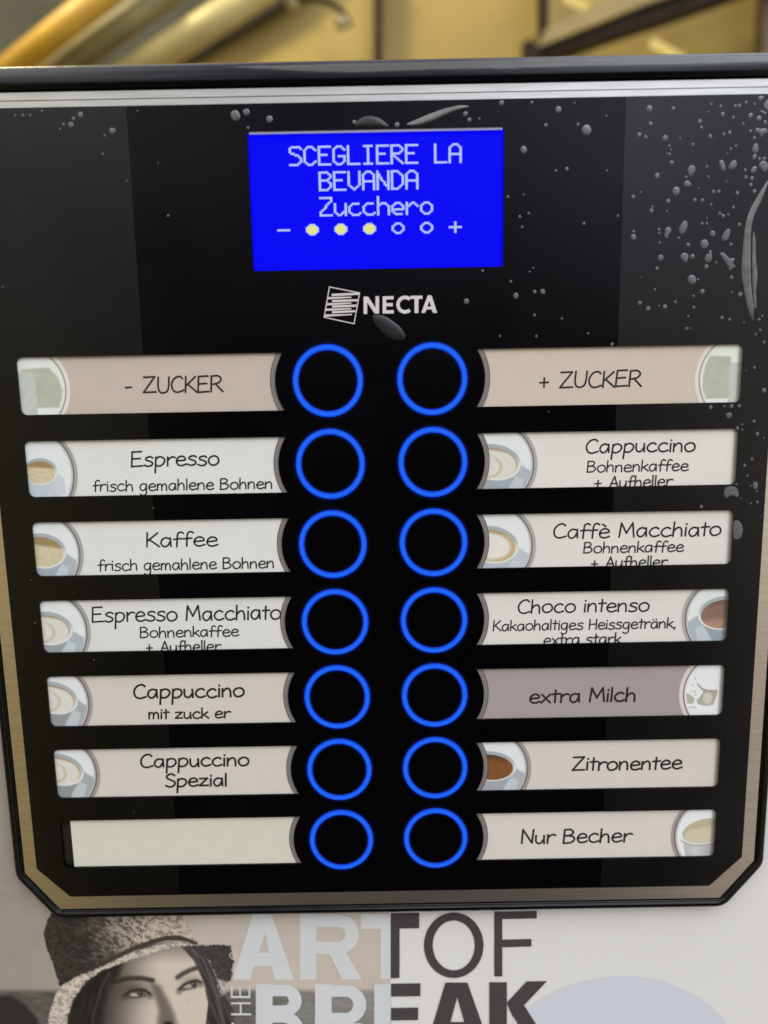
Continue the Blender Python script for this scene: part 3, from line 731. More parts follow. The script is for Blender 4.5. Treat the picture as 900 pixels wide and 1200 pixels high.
PIC = {
 (-1, 0): (-XO - 2, 84, sugar(cc[-1, 0], [(58.3, 418.9), (77.2, 458.3), (70, 485)], 1, z((10, 405), 9, [(130, 250), (420, 230), (520, 330), (570, 470), (560, 560), (535, 655), (130, 660)]), z((10, 405), 9, [(40, 290), (250, 286), (270, 330), (285, 450), (300, 560), (310, 760), (40, 760)]))),
 (-1, 1): (-XO - 2, 96, cup(cc[-1, 1], [(68.3, 516.7), (86.1, 552.2), (81.7, 581.7)], g_w, (47.2, 552.5, 20, 15.4), body=(190, 200, 203), shadow=(200, 206, 211), rot=3)),
 (-1, 2): (-XO - 2, 102, cup(cc[-1, 2], [(73.9, 612.2), (93.3, 648.3), (88.3, 673.9)], g_w, (49, 645.6, 28.5, 20.3), rot=8)),
 (-1, 3): (-XO - 2, 107, cup(cc[-1, 3], [(81.7, 703.9), (101.7, 738.9), (97.2, 763.3)], g_w, (56, 736.5, 29.5, 19.4), kind='latte', body=(150, 160, 160), rot=8)),
 (-1, 4): (-XO - 2, 114, cup(cc[-1, 4], [(89.5, 792.5), (104, 824), (97, 850.5)], g_p, (63, 818, 28.5, 18.4), kind='latte', body=(150, 152, 150), shadow=(165, 170, 168), rot=14)),
 (-1, 5): (-XO - 2, 123, cup(cc[-1, 5], [(99.5, 878.5), (113, 909), (105, 934)], g_p, (70, 902, 28.5, 18.2), kind='latte', body=(146, 150, 150), shadow=(164, 170, 170), rot=14)),
 (1, 1): (564, 634, cup(cc[1, 1], [(609.4, 507.8), (625, 538.9), (616, 571.7)], (168, 166, 162), (578.9, 541.7, 31.5, 21), kind='latte', body=(160, 170, 175), rot=8)),
 (1, 2): (564, 633, cup(cc[1, 2], [(606, 602.8), (623.3, 635), (616.7, 663.9)], (168, 166, 160), (575.6, 638.3, 32, 21.8), kind='macchiato', body=(182, 188, 193), shadow=(190, 196, 202), rot=8)),
 (1, 5): (564, 627, cup(cc[1, 5], [(605.6, 870.6), (617.8, 896.7), (610, 925.6)], g_p, (574.4, 897.8, 30, 17.3), kind='coffee', body=(163, 166, 168), shadow=(172, 176, 180), rot=4)),
 (1, 3): (794, XO + 1.2, cup(cc[1, 3], [(818.9, 691.7), (803.3, 724.4), (810, 751)], (170, 166, 160), (848, 718.3, 30, 19.4), kind='choco', mir=-1, body=(150, 162, 168), rot=8)),
}
def milk(px, py):
    rgb, ins, _ = plate_base(px, py, cc[1, 4], [(816.7, 780), (801.1, 812.8), (807.2, 837.8)], (216, 206, 199), inner=(230, 231, 231), wb=5.4)
    o = (770, 765)
    for pts, c, a in (([(430, 345), (520, 395), (640, 405), (630, 470), (600, 545), (520, 560), (430, 540), (420, 500), (480, 430), (485, 395)], (172, 170, 154), 1), ([(500, 430), (560, 420), (590, 470), (560, 540), (500, 535), (480, 490)], (212, 206, 194), .8),
                   ([(305, 430), (350, 440), (395, 480), (385, 545), (320, 540)], (178, 178, 160), 1), ([(345, 560), (420, 570), (410, 590), (330, 580)], (196, 197, 186), .8)):
        rgb = over(rgb, ins * a * (1 - sm(sdf(px, py, z(o, 9, pts)), -.8, .9)), c)
    for pts in ([(300, 550), (400, 540), (470, 590), (560, 610), (600, 560), (640, 440)], [(430, 330), (470, 380), (540, 400), (625, 400)]):
        rgb = over(rgb, ins * .8 * (1 - sm(line_d(px, py, z(o, 9, pts)), .5, 1.6)), (236, 237, 236) if pts[0][0] == 300 else (150, 150, 138))
    for x, y in ((375, 340), (400, 405), (365, 410), (405, 440), (405, 270)):
        rgb = over(rgb, ins * .6 * (1 - sm(np.hypot(px - o[0] - x / 9, py - o[1] - y / 9), .6, 1.9)), (165, 165, 152))
    return rgb
milk.circle = [(816.7, 780), (801.1, 812.8), (807.2, 837.8)]
PIC[1, 4] = (792, XO + 1.2, milk)
def beaker(px, py):
    rgb, ins, _ = plate_base(px, py, cc[1, 6], [(804.4, 948.9), (790.6, 982.8), (796.7, 1003.9)], g_p, inner=(232, 234, 233))
    o = (770, 935)
    body = sdf(px, py, z(o, 9, [(268, 380), (300, 640), (640, 640), (700, 380)]))
    rgb = over(rgb, ins * (1 - sm(body, -.6, .8)), np.array((188, 188, 186))[None] + (sm(px, 800, 815) * 14 - sm(px, 815, 832) * 26)[:, None])
    e, u, w_ = ell(px, py, 826.5, 973.4, 27, 13.6, -12)
    rgb = over(rgb, ins * (1 - sm(np.abs(e - 1.2), .4, 1.4)) * sm(w_, 0, .5), (226, 226, 220))
    rgb = over(rgb, ins * (1 - sm(np.abs(e - 2.6), .2, 1.0)) * sm(w_, .2, .6) * .6, (140, 138, 132))
    rgb = over(rgb, ins * (1 - sm(e, -.5, .6)), (188, 178, 150))
    e2, u2, w2 = ell(px, py, 827, 975.6, 25, 11, -12)
    return over(rgb, ins * (1 - sm(e2, -.5, .6)), np.array((206, 197, 170))[None] - (sm(-w2, .3, .95) * 26)[:, None])
beaker.circle = [(804.4, 948.9), (790.6, 982.8), (796.7, 1003.9)]
PIC[1, 6] = (783, XO + 1.2, beaker)
PIC[1, 0] = (812, XO + 1.2, sugar(cc[1, 0], [(838.3, 405), (819.4, 444.4), (825.6, 471.7)], -1, z((790, 390), 9, [(380, 240), (600, 250), (600, 690), (335, 695), (300, 600), (300, 480), (330, 340)]), z((790, 390), 9, [(598, 315), (760, 310), (760, 780), (560, 780), (572, 600), (580, 420)])))

paper_cache = {}
for (s, i), (c, lines) in CARD.items():
    v = ROW * i
    m = paper_cache.setdefault(c, paper('card_paper', c))
    a, b = 8.0, XO + 1.5                                    # card reaches behind the lip at the button end
    if (s, i) == (-1, 6): b = XO - 3.4
    x0, x1 = sorted((s * a, s * b))
    bm = bmesh.new(); slab(bm, [(x0, v - HW - 1.2), (x1, v - HW - 1.2), (x1, v + HW + 1.2), (x0, v + HW + 1.2)], NC, NC + .3)
    card = obj('label_card', bm, m, mach, LAB[s, i])
    bm = bmesh.new(); k0 = 0
    for txt, pa, pb, yb, cp_ in lines:
        xa, vb = P(pa, yb, NC); xb, _ = P(pb, yb, NC); _, vt = P((pa + pb) / 2, yb - cp_, NC); _, vm = P((pa + pb) / 2, yb, NC)
        cap = vm - vt; k0 = write(bm, txt, xa, xb, vm, cap, .62 + .12 * (i > 3) if cp_ > 14 else .47 + .14 * (i > 3), NC - .02, k0)
    if lines: obj('lettering', bm, M['ink'], card)
    else: bm.free()
    # printed grey arc next to the button
    c0 = 180 if s < 0 else 0; up_ = i > 0 and (s, i) not in ((1, 0),)
    bm = bmesh.new(); ribbon(bm, arc(s * XB, v, RH + .62, c0 - 40, c0 + 40, 30), 1.7, NC - .16, cap=False); ba = obj('border_arc', bm, M['band'], card)
    bm = bmesh.new(); ribbon(bm, arc(s * XB, v, RH + 1.55, c0 - 40, c0 + 40, 30), .2, NC - .19, cap=False)
    tmp = bpy.data.meshes.new('border_line'); bm.to_mesh(tmp); bm.free()
    o = link('border_line', tmp, M['band_line'], card)
    if s > 0:
        for q_, (wd_, dd_) in enumerate(((1.5, .25), (1.1, .22), (.7, .19))):
            bm = bmesh.new(); poly(bm, [(XO - wd_, v - HW - .5), (XO + .5, v - HW - .5), (XO + .5, v + HW + .5), (XO - wd_, v + HW + .5)], dd_)
            if q_ == 0: ed_ = bm
            else:
                me_ = bpy.data.meshes.new('t'); bm.to_mesh(me_); bm.free(); ed_.from_mesh(me_); bpy.data.meshes.remove(me_)
        obj('slot_edge', ed_, M['edge'], card)
    if (s, i) in PIC:
        a_, b_, fn = PIC[s, i]
        if isinstance(a_, int): a_ = P(a_, 440 + 92 * i, NC)[0]
        if isinstance(b_, int): b_ = P(b_, 448 + 90 * i, NC)[0]
        cx_, cy_, R_ = circ3(*fn.circle)
        sheet('cup_picture' if i else 'sugar_picture', a_, b_, v - HW - 1, v + HW + 1, NC - .03, .20, fn, card, keep=lambda a, b: np.hypot(a - cx_, b - cy_) < R_ + 6.2)

# ---- poster under the panel
NP = 3.6
def woman(px, py):
    n1 = vnoise(px, py, 14, 1); n2 = vnoise(px, py, 2.2, 2); n3 = vnoise(px, py, 1.5, 4)
    sky = np.array((156, 148, 137))[None] + (sm(px, 0, 300)[:, None]) * np.array((42, 38, 35))[None] + (n1[:, None] - .5) * 6
    rgb = sky
    sea = sm(py, 1157, 1165) ; rgb = over(rgb, sea, np.array((92, 88, 82))[None] + sm(px, 230, 420)[:, None] * 46 + (vnoise(px, py * 3, 9, 6)[:, None] - .5) * 24)
    rgb = over(rgb, (1 - sm(sdf(px, py, [(-40, 1170), (12, 1166), (28, 1176), (44, 1194), (52, 1260), (-40, 1260)]), -3, 3)), (48, 45, 42))
    # face
    face = [(118, 1260), (120, 1190), (126, 1160), (138, 1130), (170, 1108), (215, 1100), (228, 1126), (234, 1142), (240, 1156), (244, 1176), (241, 1205), (232, 1260)]
    skin = np.array((212, 198, 180))[None] * (0.26 + 0.74 * sm(px + (py - 1150) * .12, 112, 192))[:, None]
    skin = skin * (1 - .22 * sm(py, 1118, 1106) * sm(px, 215, 160))[:, None]
    skin = skin * (1 - .34 * np.exp(-((px - 160) / 20) ** 2 - ((py - 1160) / 11) ** 2))[:, None] * (1 - .20 * np.exp(-((px - 224) / 13) ** 2 - ((py - 1150) / 8) ** 2))[:, None] * (1 - .30 * sm(py, 1132, 1108))[:, None]
    rgb = over(rgb, 1 - sm(sdf(px, py, face), -1.2, 1.2), skin)
    nose = [(176, 1150), (188, 1156), (198, 1174), (205, 1190), (208, 1204), (196, 1214), (184, 1202), (186, 1184), (181, 1166)]
    rgb = over(rgb, .72 * (1 - sm(sdf(px, py, nose), -5, 5)), (78, 70, 62))
    rgb = over(rgb, .9 * (1 - sm(np.hypot((px - 197) / 1.6, py - 1200), 1.5, 5)), (34, 30, 28))
    # brows
    for pts, wd in (([(132, 1151), (149, 1146.8), (165, 1146.2), (179, 1148.8)], 2.7), ([(208, 1145.4), (214, 1141.2), (222, 1137.2), (230, 1134.4)], 2.6)):
        rgb = over(rgb, .82 * (1 - sm(line_d(px, py, pts), wd - 2.0, wd + 2.0)), (48, 43, 39))
    # eyes
    for up_, lowr, ir, wh in (([(146, 1166.5), (153, 1161.5), (162, 1159.5), (170, 1160.5), (176, 1165)], [(150, 1168.5), (160, 1169.2), (170, 1167)], (164.6, 1163.8), (157, 1165.8)),
                       ([(210, 1159.5), (216, 1153.8), (223, 1150.6), (230, 1149), (235, 1151)], [(213, 1160), (222, 1159), (230, 1157)], (227.3, 1153.8), (220.5, 1155.6))):
        rgb = over(rgb, .45 * (1 - sm(line_d(px, py, [(x, y + 2) for x, y in up_]), 2, 6)), (70, 62, 55))
        rgb = over(rgb, 1 - sm(np.hypot((px - wh[0]) / 2.0, py - wh[1]), 1.3, 3.0), (178, 168, 154))
        rgb = over(rgb, .9 - .9 * sm(np.hypot(px - ir[0], py - ir[1]), 2.6, 4.0), (62, 58, 54))
        rgb = over(rgb, 1 - sm(np.hypot(px - ir[0], py - ir[1]), 1.0, 1.9), (24, 22, 22))
        rgb = over(rgb, .9 * (1 - sm(np.hypot(px - ir[0] + .9, py - ir[1] + .9), .4, 1.2)), (196, 190, 182))
        rgb = over(rgb, .78 * (1 - sm(line_d(px, py, up_), .3, 2.4)), (36, 33, 31))
        rgb = over(rgb, .6 * (1 - sm(line_d(px, py, lowr), .4, 1.7)), (60, 54, 50))
    rgb = over(rgb, .5 * (1 - sm(np.hypot(px - 219, py - 1172), .5, 1.4)), (110, 95, 85))
    # hair
    hl = [(72, 1260), (76, 1200), (84, 1172), (97, 1152), (118, 1136), (146, 1124), (140, 1142), (129, 1158), (122, 1180), (118, 1260)]
    strand = vnoise(px * 1.0 + py * .25, py * .12, 3.0, 8)[:, None]
    rgb = over(rgb, 1 - sm(sdf(px, py, hl), -5, 4.5), np.array((28, 26, 23))[None] + strand * 22)
    rgb = over(rgb, .5 * (1 - sm(line_d(px, py, [(106, 1260), (109, 1190), (118, 1160), (128, 1140)]), .5, 2.6)), (96, 88, 78))
    hr = [(210, 1106), (228, 1110), (242, 1121), (251, 1140), (259, 1160), (273, 1184), (280, 1260), (236, 1260), (241, 1204), (244.5, 1176), (240, 1155), (234, 1140), (227, 1125)]
    rgb = over(rgb, 1 - sm(sdf(px, py, hr), -1.2, 1.6), np.array((42, 39, 37))[None] + vnoise(px - py * .45, py * .1, 2.4, 11)[:, None] * 42)
    rgb = over(rgb, .55 * (1 - sm(line_d(px, py, [(222, 1110), (238, 1124), (246, 1144), (254, 1168), (262, 1200), (266, 1260)]), .5, 3.4)), (118, 109, 102))
    # turned-up dark side of the brim
    br = [(214, 1107), (236, 1108.5), (252, 1107), (271, 1108), (272, 1119), (274.5, 1128), (270, 1149), (263, 1156), (255, 1146), (245, 1126), (232, 1114)]
    rgb = over(rgb, 1 - sm(sdf(px + (n2 - .5) * 3, py + (n3 - .5) * 3, br), -.7, .8), np.array((54, 50, 49))[None] + n2[:, None] * 26)
    rgb = over(rgb, .8 * (1 - sm(np.abs(np.hypot(px - 273.5, py - 1119.5) - 4), .4, 1.4)), (205, 196, 190))
    rgb = over(rgb, .75 * (1 - sm(sdf(px + (n2 - .5) * 7, py, [(256, 1148), (268, 1151), (268, 1160), (258, 1168)]), -1, 1.5)), (190, 180, 172))
    # crown of the hat: woven straw, dark on its left
    crown = [(66, 1060), (55.5, 1078.7), (51.2, 1092.7), (53.2, 1108), (58.7, 1120.7), (64.9, 1137.8), (70.3, 1156), (91, 1144), (112, 1133), (133, 1122), (156, 1110), (180, 1101.5), (191, 1098), (210, 1097), (229, 1105), (225.3, 1092.7), (214, 1076), (204, 1060)]
    u_ = px * .94 + py * .34; w_ = py * .94 - px * .34          # weave runs with the tilt of the hat
    weave = .5 + .25 * np.sin(u_ * 2.0 + 1.6 * np.sin(w_ * .9)) * np.sin(w_ * 1.7 + 2.0 * vnoise(px, py, 8, 23)) + .25 * (vnoise(u_, w_, 1.3, 21) - .5)
    wv = .42 * weave + .26 * vnoise(u_, w_ * .8, 1.6, 24) + .34 * vnoise(u_ * .8, w_ * 1.5, 3.6, 26)
    lit = sm(px - (py - 1090) * .45 + (vnoise(px, py, 10, 25) - .5) * 16, 84, 176)
    base = np.array((58, 54, 48))[None] + lit[:, None] * np.array((150, 138, 124))[None]
    dark_ = sm(wv, .34, .58)
    straw = base * (1 - (.66 - .34 * sm(px, 130, 215)) * (1 - dark_) * (.45 + .55 * lit))[:, None] + ((1 - lit) * sm(wv, .50, .72) * (10 + 44 * sm(px, 85, 130)))[:, None]
    rgb = over(rgb, 1 - sm(sdf(px + (n2 - .5) * 2, py + (n3 - .5) * 1.5, crown), -.7, .8), straw)
    rgb = over(rgb, .92 * (1 - sm(line_d(px, py, [(100, 1139.5), (133, 1123), (157, 1111.5), (181, 1103), (195, 1099.4), (211, 1099), (229, 1106)]), 1.8, 3.8)), (58, 52, 46))
    # brim
    brim = [(52, 1260), (56, 1200), (60, 1180), (68, 1160), (78, 1152), (98, 1142), (118, 1134), (142, 1123), (165, 1113.5), (196, 1105), (214, 1103.5), (232, 1107), (216, 1109), (200, 1110.5), (176, 1117), (146, 1127.5), (118, 1138), (100, 1150), (86, 1170), (79, 1190), (72, 1260)]
    bs = np.array((204, 192, 176))[None] * (.74 + .30 * sm(wv, .34, .6))[:, None]
    rgb = over(rgb, 1 - sm(sdf(px + (n3 - .5) * 3, py + (n2 - .5) * 3.4, brim), -.7, .9), bs)
    return rgb
xl, vt = P(-30, 1062, NP); _, vbt = P(100, 1222, NP)
x_r = -.45
photo = sheet('poster_photo', -160, x_r, 180.5, vbt, NP, .30, woman, mach, 'grey printed photograph of a woman in a straw hat')
bm = bmesh.new()
m_sky = mat('poster_sky', pal((156, 148, 137)), .5, spec=.25, noise=.03, nscale=20)
slab(bm, [(-174, -93), (x_r, -93), (x_r, 181.6), (-174, 181.6)], NP + .06, 4.9); obj('poster_sky', bm, m_sky, photo)
bm = bmesh.new(); slab(bm, [(-174, vbt + .05), (x_r, vbt + .05), (x_r, 419), (-174, 419)], NP, 4.9)
slab(bm, [(-174, 180.45), (-160.05, 180.45), (-160.05, vbt), (-174, vbt)], NP, 4.9)
obj('poster_lower', bm, mat('poster_grey', pal((104, 99, 92)), .5, spec=.25, noise=.15, nscale=40), photo)

o2 = (250, 1000)
def q2(x, y): return P(o2[0] + x / 2.25, o2[1] + y / 2.25, NP - .2)
class Letters:
    def __init__(self): self.bm = bmesh.new(); self.k = 0
    def poly(self, *pts):
        poly(self.bm, [q2(*p) for p in pts], NP - .12 - .004 * self.k); self.k += 1; return self
    def curve(self, pts, wd, closed=False):
        ribbon(self.bm, [q2(*p) for p in pts], wd / 2.25 / 3.13, NP - .12 - .004 * self.k, closed, cap=False); self.k += 1; return self
def bowl(x0, x1, yt, yb, k=16):             # centre line of a right-hand bowl
    r = (yb - yt) / 2; cx = x1 - r
    return [(x0, yt)] + arc(cx, (yt + yb) / 2, r, -90, 90, k) + [(x0, yb)]
lt = Letters()                              # pale ART / BR over the photograph
lt.poly((50, 334), (97, 334), (153, 160), (104, 160)).poly((160, 334), (213, 334), (153, 160), (128, 160)).poly((88, 298), (180, 298), (170, 262), (98, 262))
lt.poly((228, 160), (272, 160), (272, 334), (228, 334)).curve(bowl(270, 366, 178, 250), 36).poly((304, 262), (350, 262), (392, 334), (340, 334))
lt.poly((388, 160), (467, 160), (467, 200), (388, 200)).poly((440, 200), (467, 200), (467, 332), (440, 332))
lt.poly((112, 345), (156, 345), (156, 523), (112, 523)).curve(bowl(154, 216, 362, 416), 34).curve(bowl(154, 222, 432, 506), 34)
lt.poly((268, 345), (312, 345), (312, 523), (268, 523)).curve(bowl(310, 386, 363, 436), 35).poly((346, 448), (392, 448), (434, 523), (380, 523))
lt.poly((424, 345), (467, 345), (467, 523), (424, 523))
obj('poster_lettering', lt.bm, M['poster_pale'], mach, 'pale half of the big poster lettering')
dk = Letters()
dk.poly((468, 158), (543, 157), (543, 198), (468, 199)).poly((468, 199), (491, 199), (491, 329), (468, 330))
dk.curve(arc(634, 243, 67, 0, 351, 40, 76), 23, True)
dk.poly((741, 154), (762, 154), (762, 325), (741, 325)).poly((762, 154), (853, 152), (853, 172), (762, 174)).poly((762, 228), (839, 226), (839, 246), (762, 248))
dk.poly((469, 344), (546, 343), (546, 377), (469, 378)).poly((469, 408), (540, 407), (540, 440), (469, 441)).poly((469, 490), (546, 489), (546, 522), (469, 523))
dk.poly((558, 522), (604, 522), (654, 341), (612, 341)).poly((684, 522), (734, 522), (670, 341), (632, 341)).poly((596, 480), (690, 480), (680, 445), (606, 445))
dk.poly((728, 340), (774, 340), (774, 520), (728, 520)).poly((826, 338), (880, 337), (790, 432), (774, 394)).poly((780, 410), (818, 398), (895, 520), (842, 520))
obj('poster_lettering', dk.bm, M['poster_ink'], mach, 'dark half of the big poster lettering')
th = Letters(); o2 = (160, 1060)
def q2(x, y): return P(160 + x / 6.43, 1060 + y / 6.43, NP - .2)
for a, b, c, d in ((710, 690, 858, 706), (710, 618, 724, 690), (774, 622, 786, 690), (844, 612, 858, 690), (712, 738, 860, 752), (712, 820, 864, 836), (778, 752, 792, 820), (716, 940, 868, 955), (716, 890, 732, 940), (716, 955, 732, 1000)):
    th.poly((a, b), (c, b), (c, d), (a, d))
obj('poster_lettering', th.bm, M['poster_pale'], mach, 'small upright word on the poster photograph')
c1 = circ3(P(626, 1176, NP), P(731, 1143.5, NP), P(850, 1196, NP))
bm = bmesh.new(); poly(bm, arc(c1[0], c1[1], c1[2], 0, 355, 71), NP - .06); obj('poster_spot', bm, M['poster_pale2'], mach)

# ------------------------------------------------------------------ water drops, raised streaks and modelled finger reflections on the panel
D4 = [(163,55,11),(262,127,17),(41,196,12),(119,109,6),(232,107,5),(220,32,3),(332,77,3),(70,30,5),(155,270,4),(193,264,6),(334,270,3),(41,355,3),(59,420,4),(36,468,4),(253,456,5),(372,429,4),(14,711,9),(80,696,6),(108,695,9),(79,778,5),(175,790,4),(268,842,4),(352,880,6),(85,852,4),(62,625,3),(75,612,3),
(483,52,11),(567,51,6),(487,105,7),(447,144,7),(470,152,6),(538,155,9),(553,183,4),(558,196,3),(554,212,5),(544,210,3),(591,156,3),(561,242,7),(510,288,9),(426,362,6),(452,346,3),(490,411,7),(493,397,4),(545,412,3),(549,377,7),(577,342,14),(612,293,5),(611,319,6),(656,331,3),(643,373,6),(669,374,6),(660,97,7),(666,118,5),(697,149,7),(733,44,5),(740,72,7),(785,43,5),(799,42,6),(778,83,5),(700,37,4),(690,63,3),(636,178,5),(745,142,5),(765,136,6),(769,193,4),(787,183,4),(758,210,3),(690,291,4),(685,256,4),(708,344,6),(727,343,6),(792,349,6),(754,309,3),(700,389,4),(730,421,5),(742,429,6),(760,425,4),(778,399,5),(668,456,5),(685,455,4),(685,437,3),(799,460,6),(427,504,10),(427,484,5),(517,477,5),(517,490,4),(519,523,4),(586,506,4),(619,531,7),(676,528,15),(705,491,10),(770,529,5),(522,576,10),(509,614,6),(634,571,8),(683,607,7),(718,593,4),(771,645,6),(632,653,16),(654,652,4),(669,695,8),(638,711,4),(502,688,4),(449,735,7),(478,755,8),(517,745,3),(537,749,8),(574,731,5),(639,751,5),(619,782,4),(613,825,5),(625,824,3),(738,787,6),(764,793,5),(802,705,8),(773,698,3),(815,803,3),(868,793,5),(880,781,4),(872,830,4),(857,845,4),(886,873,5),(838,77,8),(868,87,9),(813,105,4),(823,30,5),(853,36,4),(838,131,5),(862,128,8),(852,155,5),(870,228,5),(886,228,6),(820,268,5),(822,293,6),(843,297,7),(839,320,6),(852,343,7),(890,100,6)]
D6 = [(57,388,10),(152,430,15),(165,383,10),(128,383,6),(206,382,9),(283,461,8),(222,478,5),(222,505,5),(300,527,10),(335,300,12),(285,182,7),(240,197,4),(272,658,8),(233,692,8),(248,745,6),(264,797,5),(298,827,5),(300,883,7),(267,890,5),(196,497,9),(190,790,6),(8,907,9),(318,958,3),(334,550,4)]
DL = [(80,338,5),(122,338,7),(160,338,6),(222,316,6),(425,335,15),(388,355,9),(335,385,7),(375,388,14),(318,410,5),(593,420,16),(553,445,6),(543,542,6),(835,590,4),(887,867,6),(668,685,5),(725,315,4)]
DS = [(15,65,15),(48,55,10),(118,76,10),(53,102,4),(373,85,6),(502,93,7),(708,60,7),(720,78,6),(817,27,7),(836,310,4),(711,625,8),(860,608,8),(845,565,4),(812,730,3),(760,533,4),(872,370,4),(750,75,3)]
drops = [(600 + x / 3, 110 + y / 3, r / 3) for x, y, r in D4] + [(820 + x / 4.45, 390 + y / 4.45, r / 4.45) for x, y, r in D6]
drops += [(x / 4.5, 60 + y / 4.5, r / 4.5) for x, y, r in DL] + [(270 + x / 2.571, 110 + y / 2.571, r / 2.571) for x, y, r in DS]
def dome(outline, h, rings=4):              # low bead over an outline given in mm about its own centre
    bm = bmesh.new(); rows = []
    for q in range(rings):
        s = 1 - (q / rings) ** 1.0; hh = h * math.sqrt(max(0, 1 - s * s))
        rows.append([bm.verts.new((x * s * MM, -hh * MM, -v * s * MM)) for x, v in outline])
    top = bm.verts.new((0, -h * MM, 0)); n = len(outline)
    for a, b in zip(rows[:-1], rows[1:]):
        for i in range(n): bm.faces.new((a[i], a[(i + 1) % n], b[(i + 1) % n], b[i]))
    for i in range(n): bm.faces.new((rows[-1][i], rows[-1][(i + 1) % n], top))
    return bm
def bead_mesh(seed, wob):
    r = random.Random(seed); ph = [r.uniform(0, 6.28) for _ in range(3)]
    pts = [((1 + wob * math.sin(2 * a + ph[0]) + wob * .5 * math.sin(3 * a + ph[1])) * math.cos(a), (1 + wob * .6 * math.sin(2 * a + ph[2])) * math.sin(a) * 1.05) for a in [2 * math.pi * i / 20 for i in range(20)]]
    bm = dome(pts, .15); me = bpy.data.meshes.new('water_drop'); bmesh.ops.recalc_face_normals(bm, faces=bm.faces); bm.to_mesh(me); bm.free()
    for p in me.polygons: p.use_smooth = True
    me.materials.append(M['water']); return me
beads = [bead_mesh(k, .03 + .02 * (k % 4)) for k in range(8)]
GD = 'water drops on the panel'
uniq = {}
for k, (px, py, r) in enumerate(drops):
    x, v = P(px, py)
    if abs(x) > 126.5: continue
    sc_ = (P(px + r, py)[0] - x) * .93
    o = bpy.data.objects.new('water_drop', beads[k % 8]); C.objects.link(o)
    o.location = W(x, v, -.065 if abs(x) > 76 else -.005); o.scale = (sc_, sc_ * .9, sc_); o.rotation_euler = (0, random.uniform(0, 6.28) if r < 3 else 0, 0)
    big = r >= 3.9
    if big: uniq[k] = (px, py, o)
    where = 'left of the blue screen' if px < 290 else ('right of the blue screen and above the cards' if py < 402 else 'beside the right end of the cards') if px > 590 else 'close to the blue screen'
    size = 'tiny water speck' if r < 1.8 else 'small round water drop'
    tag(o, f'{size} {where}', 'water drop', GD)
big_lab = {(687, 152): 'large round water drop right of the screen, standing alone', (654, 128): 'medium round water drop just below the silver strip right of the screen',
           (613, 175): 'round water drop close to the right edge of the screen', (792, 224): 'large round water drop upper left of the splash shaped drops',
           (825, 286): 'large round water drop left of the splash shaped blot', (810, 327): 'large round water drop with dark slit, lowest of the big ones',
           (761, 127): 'round water drop right under the silver strip, upper right', (94, 134): 'largest drop of the four near the upper left corner', (83, 146): 'second largest drop near the upper left corner',
           (131, 153): 'round drop at the left film edge below the upper left drops'}
for k, (px, py, o) in uniq.items():
    for (a, b), lab in big_lab.items():
        if abs(px - a) < 2.5 and abs(py - b) < 2.5: o['label'] = lab
def blot(name, pts, k, org, h, m, label, cat, n=-.065, smooth=True):
    q = [P(org[0] + x / k, org[1] + y / k) for x, y in pts]
    cx = sum(a for a, _ in q) / len(q); cv = sum(b for _, b in q) / len(q)
    q = [(a[0] - cx, a[1] - cv) for a in q]
    q = [tuple(p) for p in catmull(q, 4, True)]
    o = obj(name, dome(q, h, 5), m, smooth=smooth); o.location = W(cx, cv, n)
    return tag(o, label, cat, GD if cat == 'water drop' else None)
o4, o9, o5 = (600, 110), (780, 180), (840, 110)
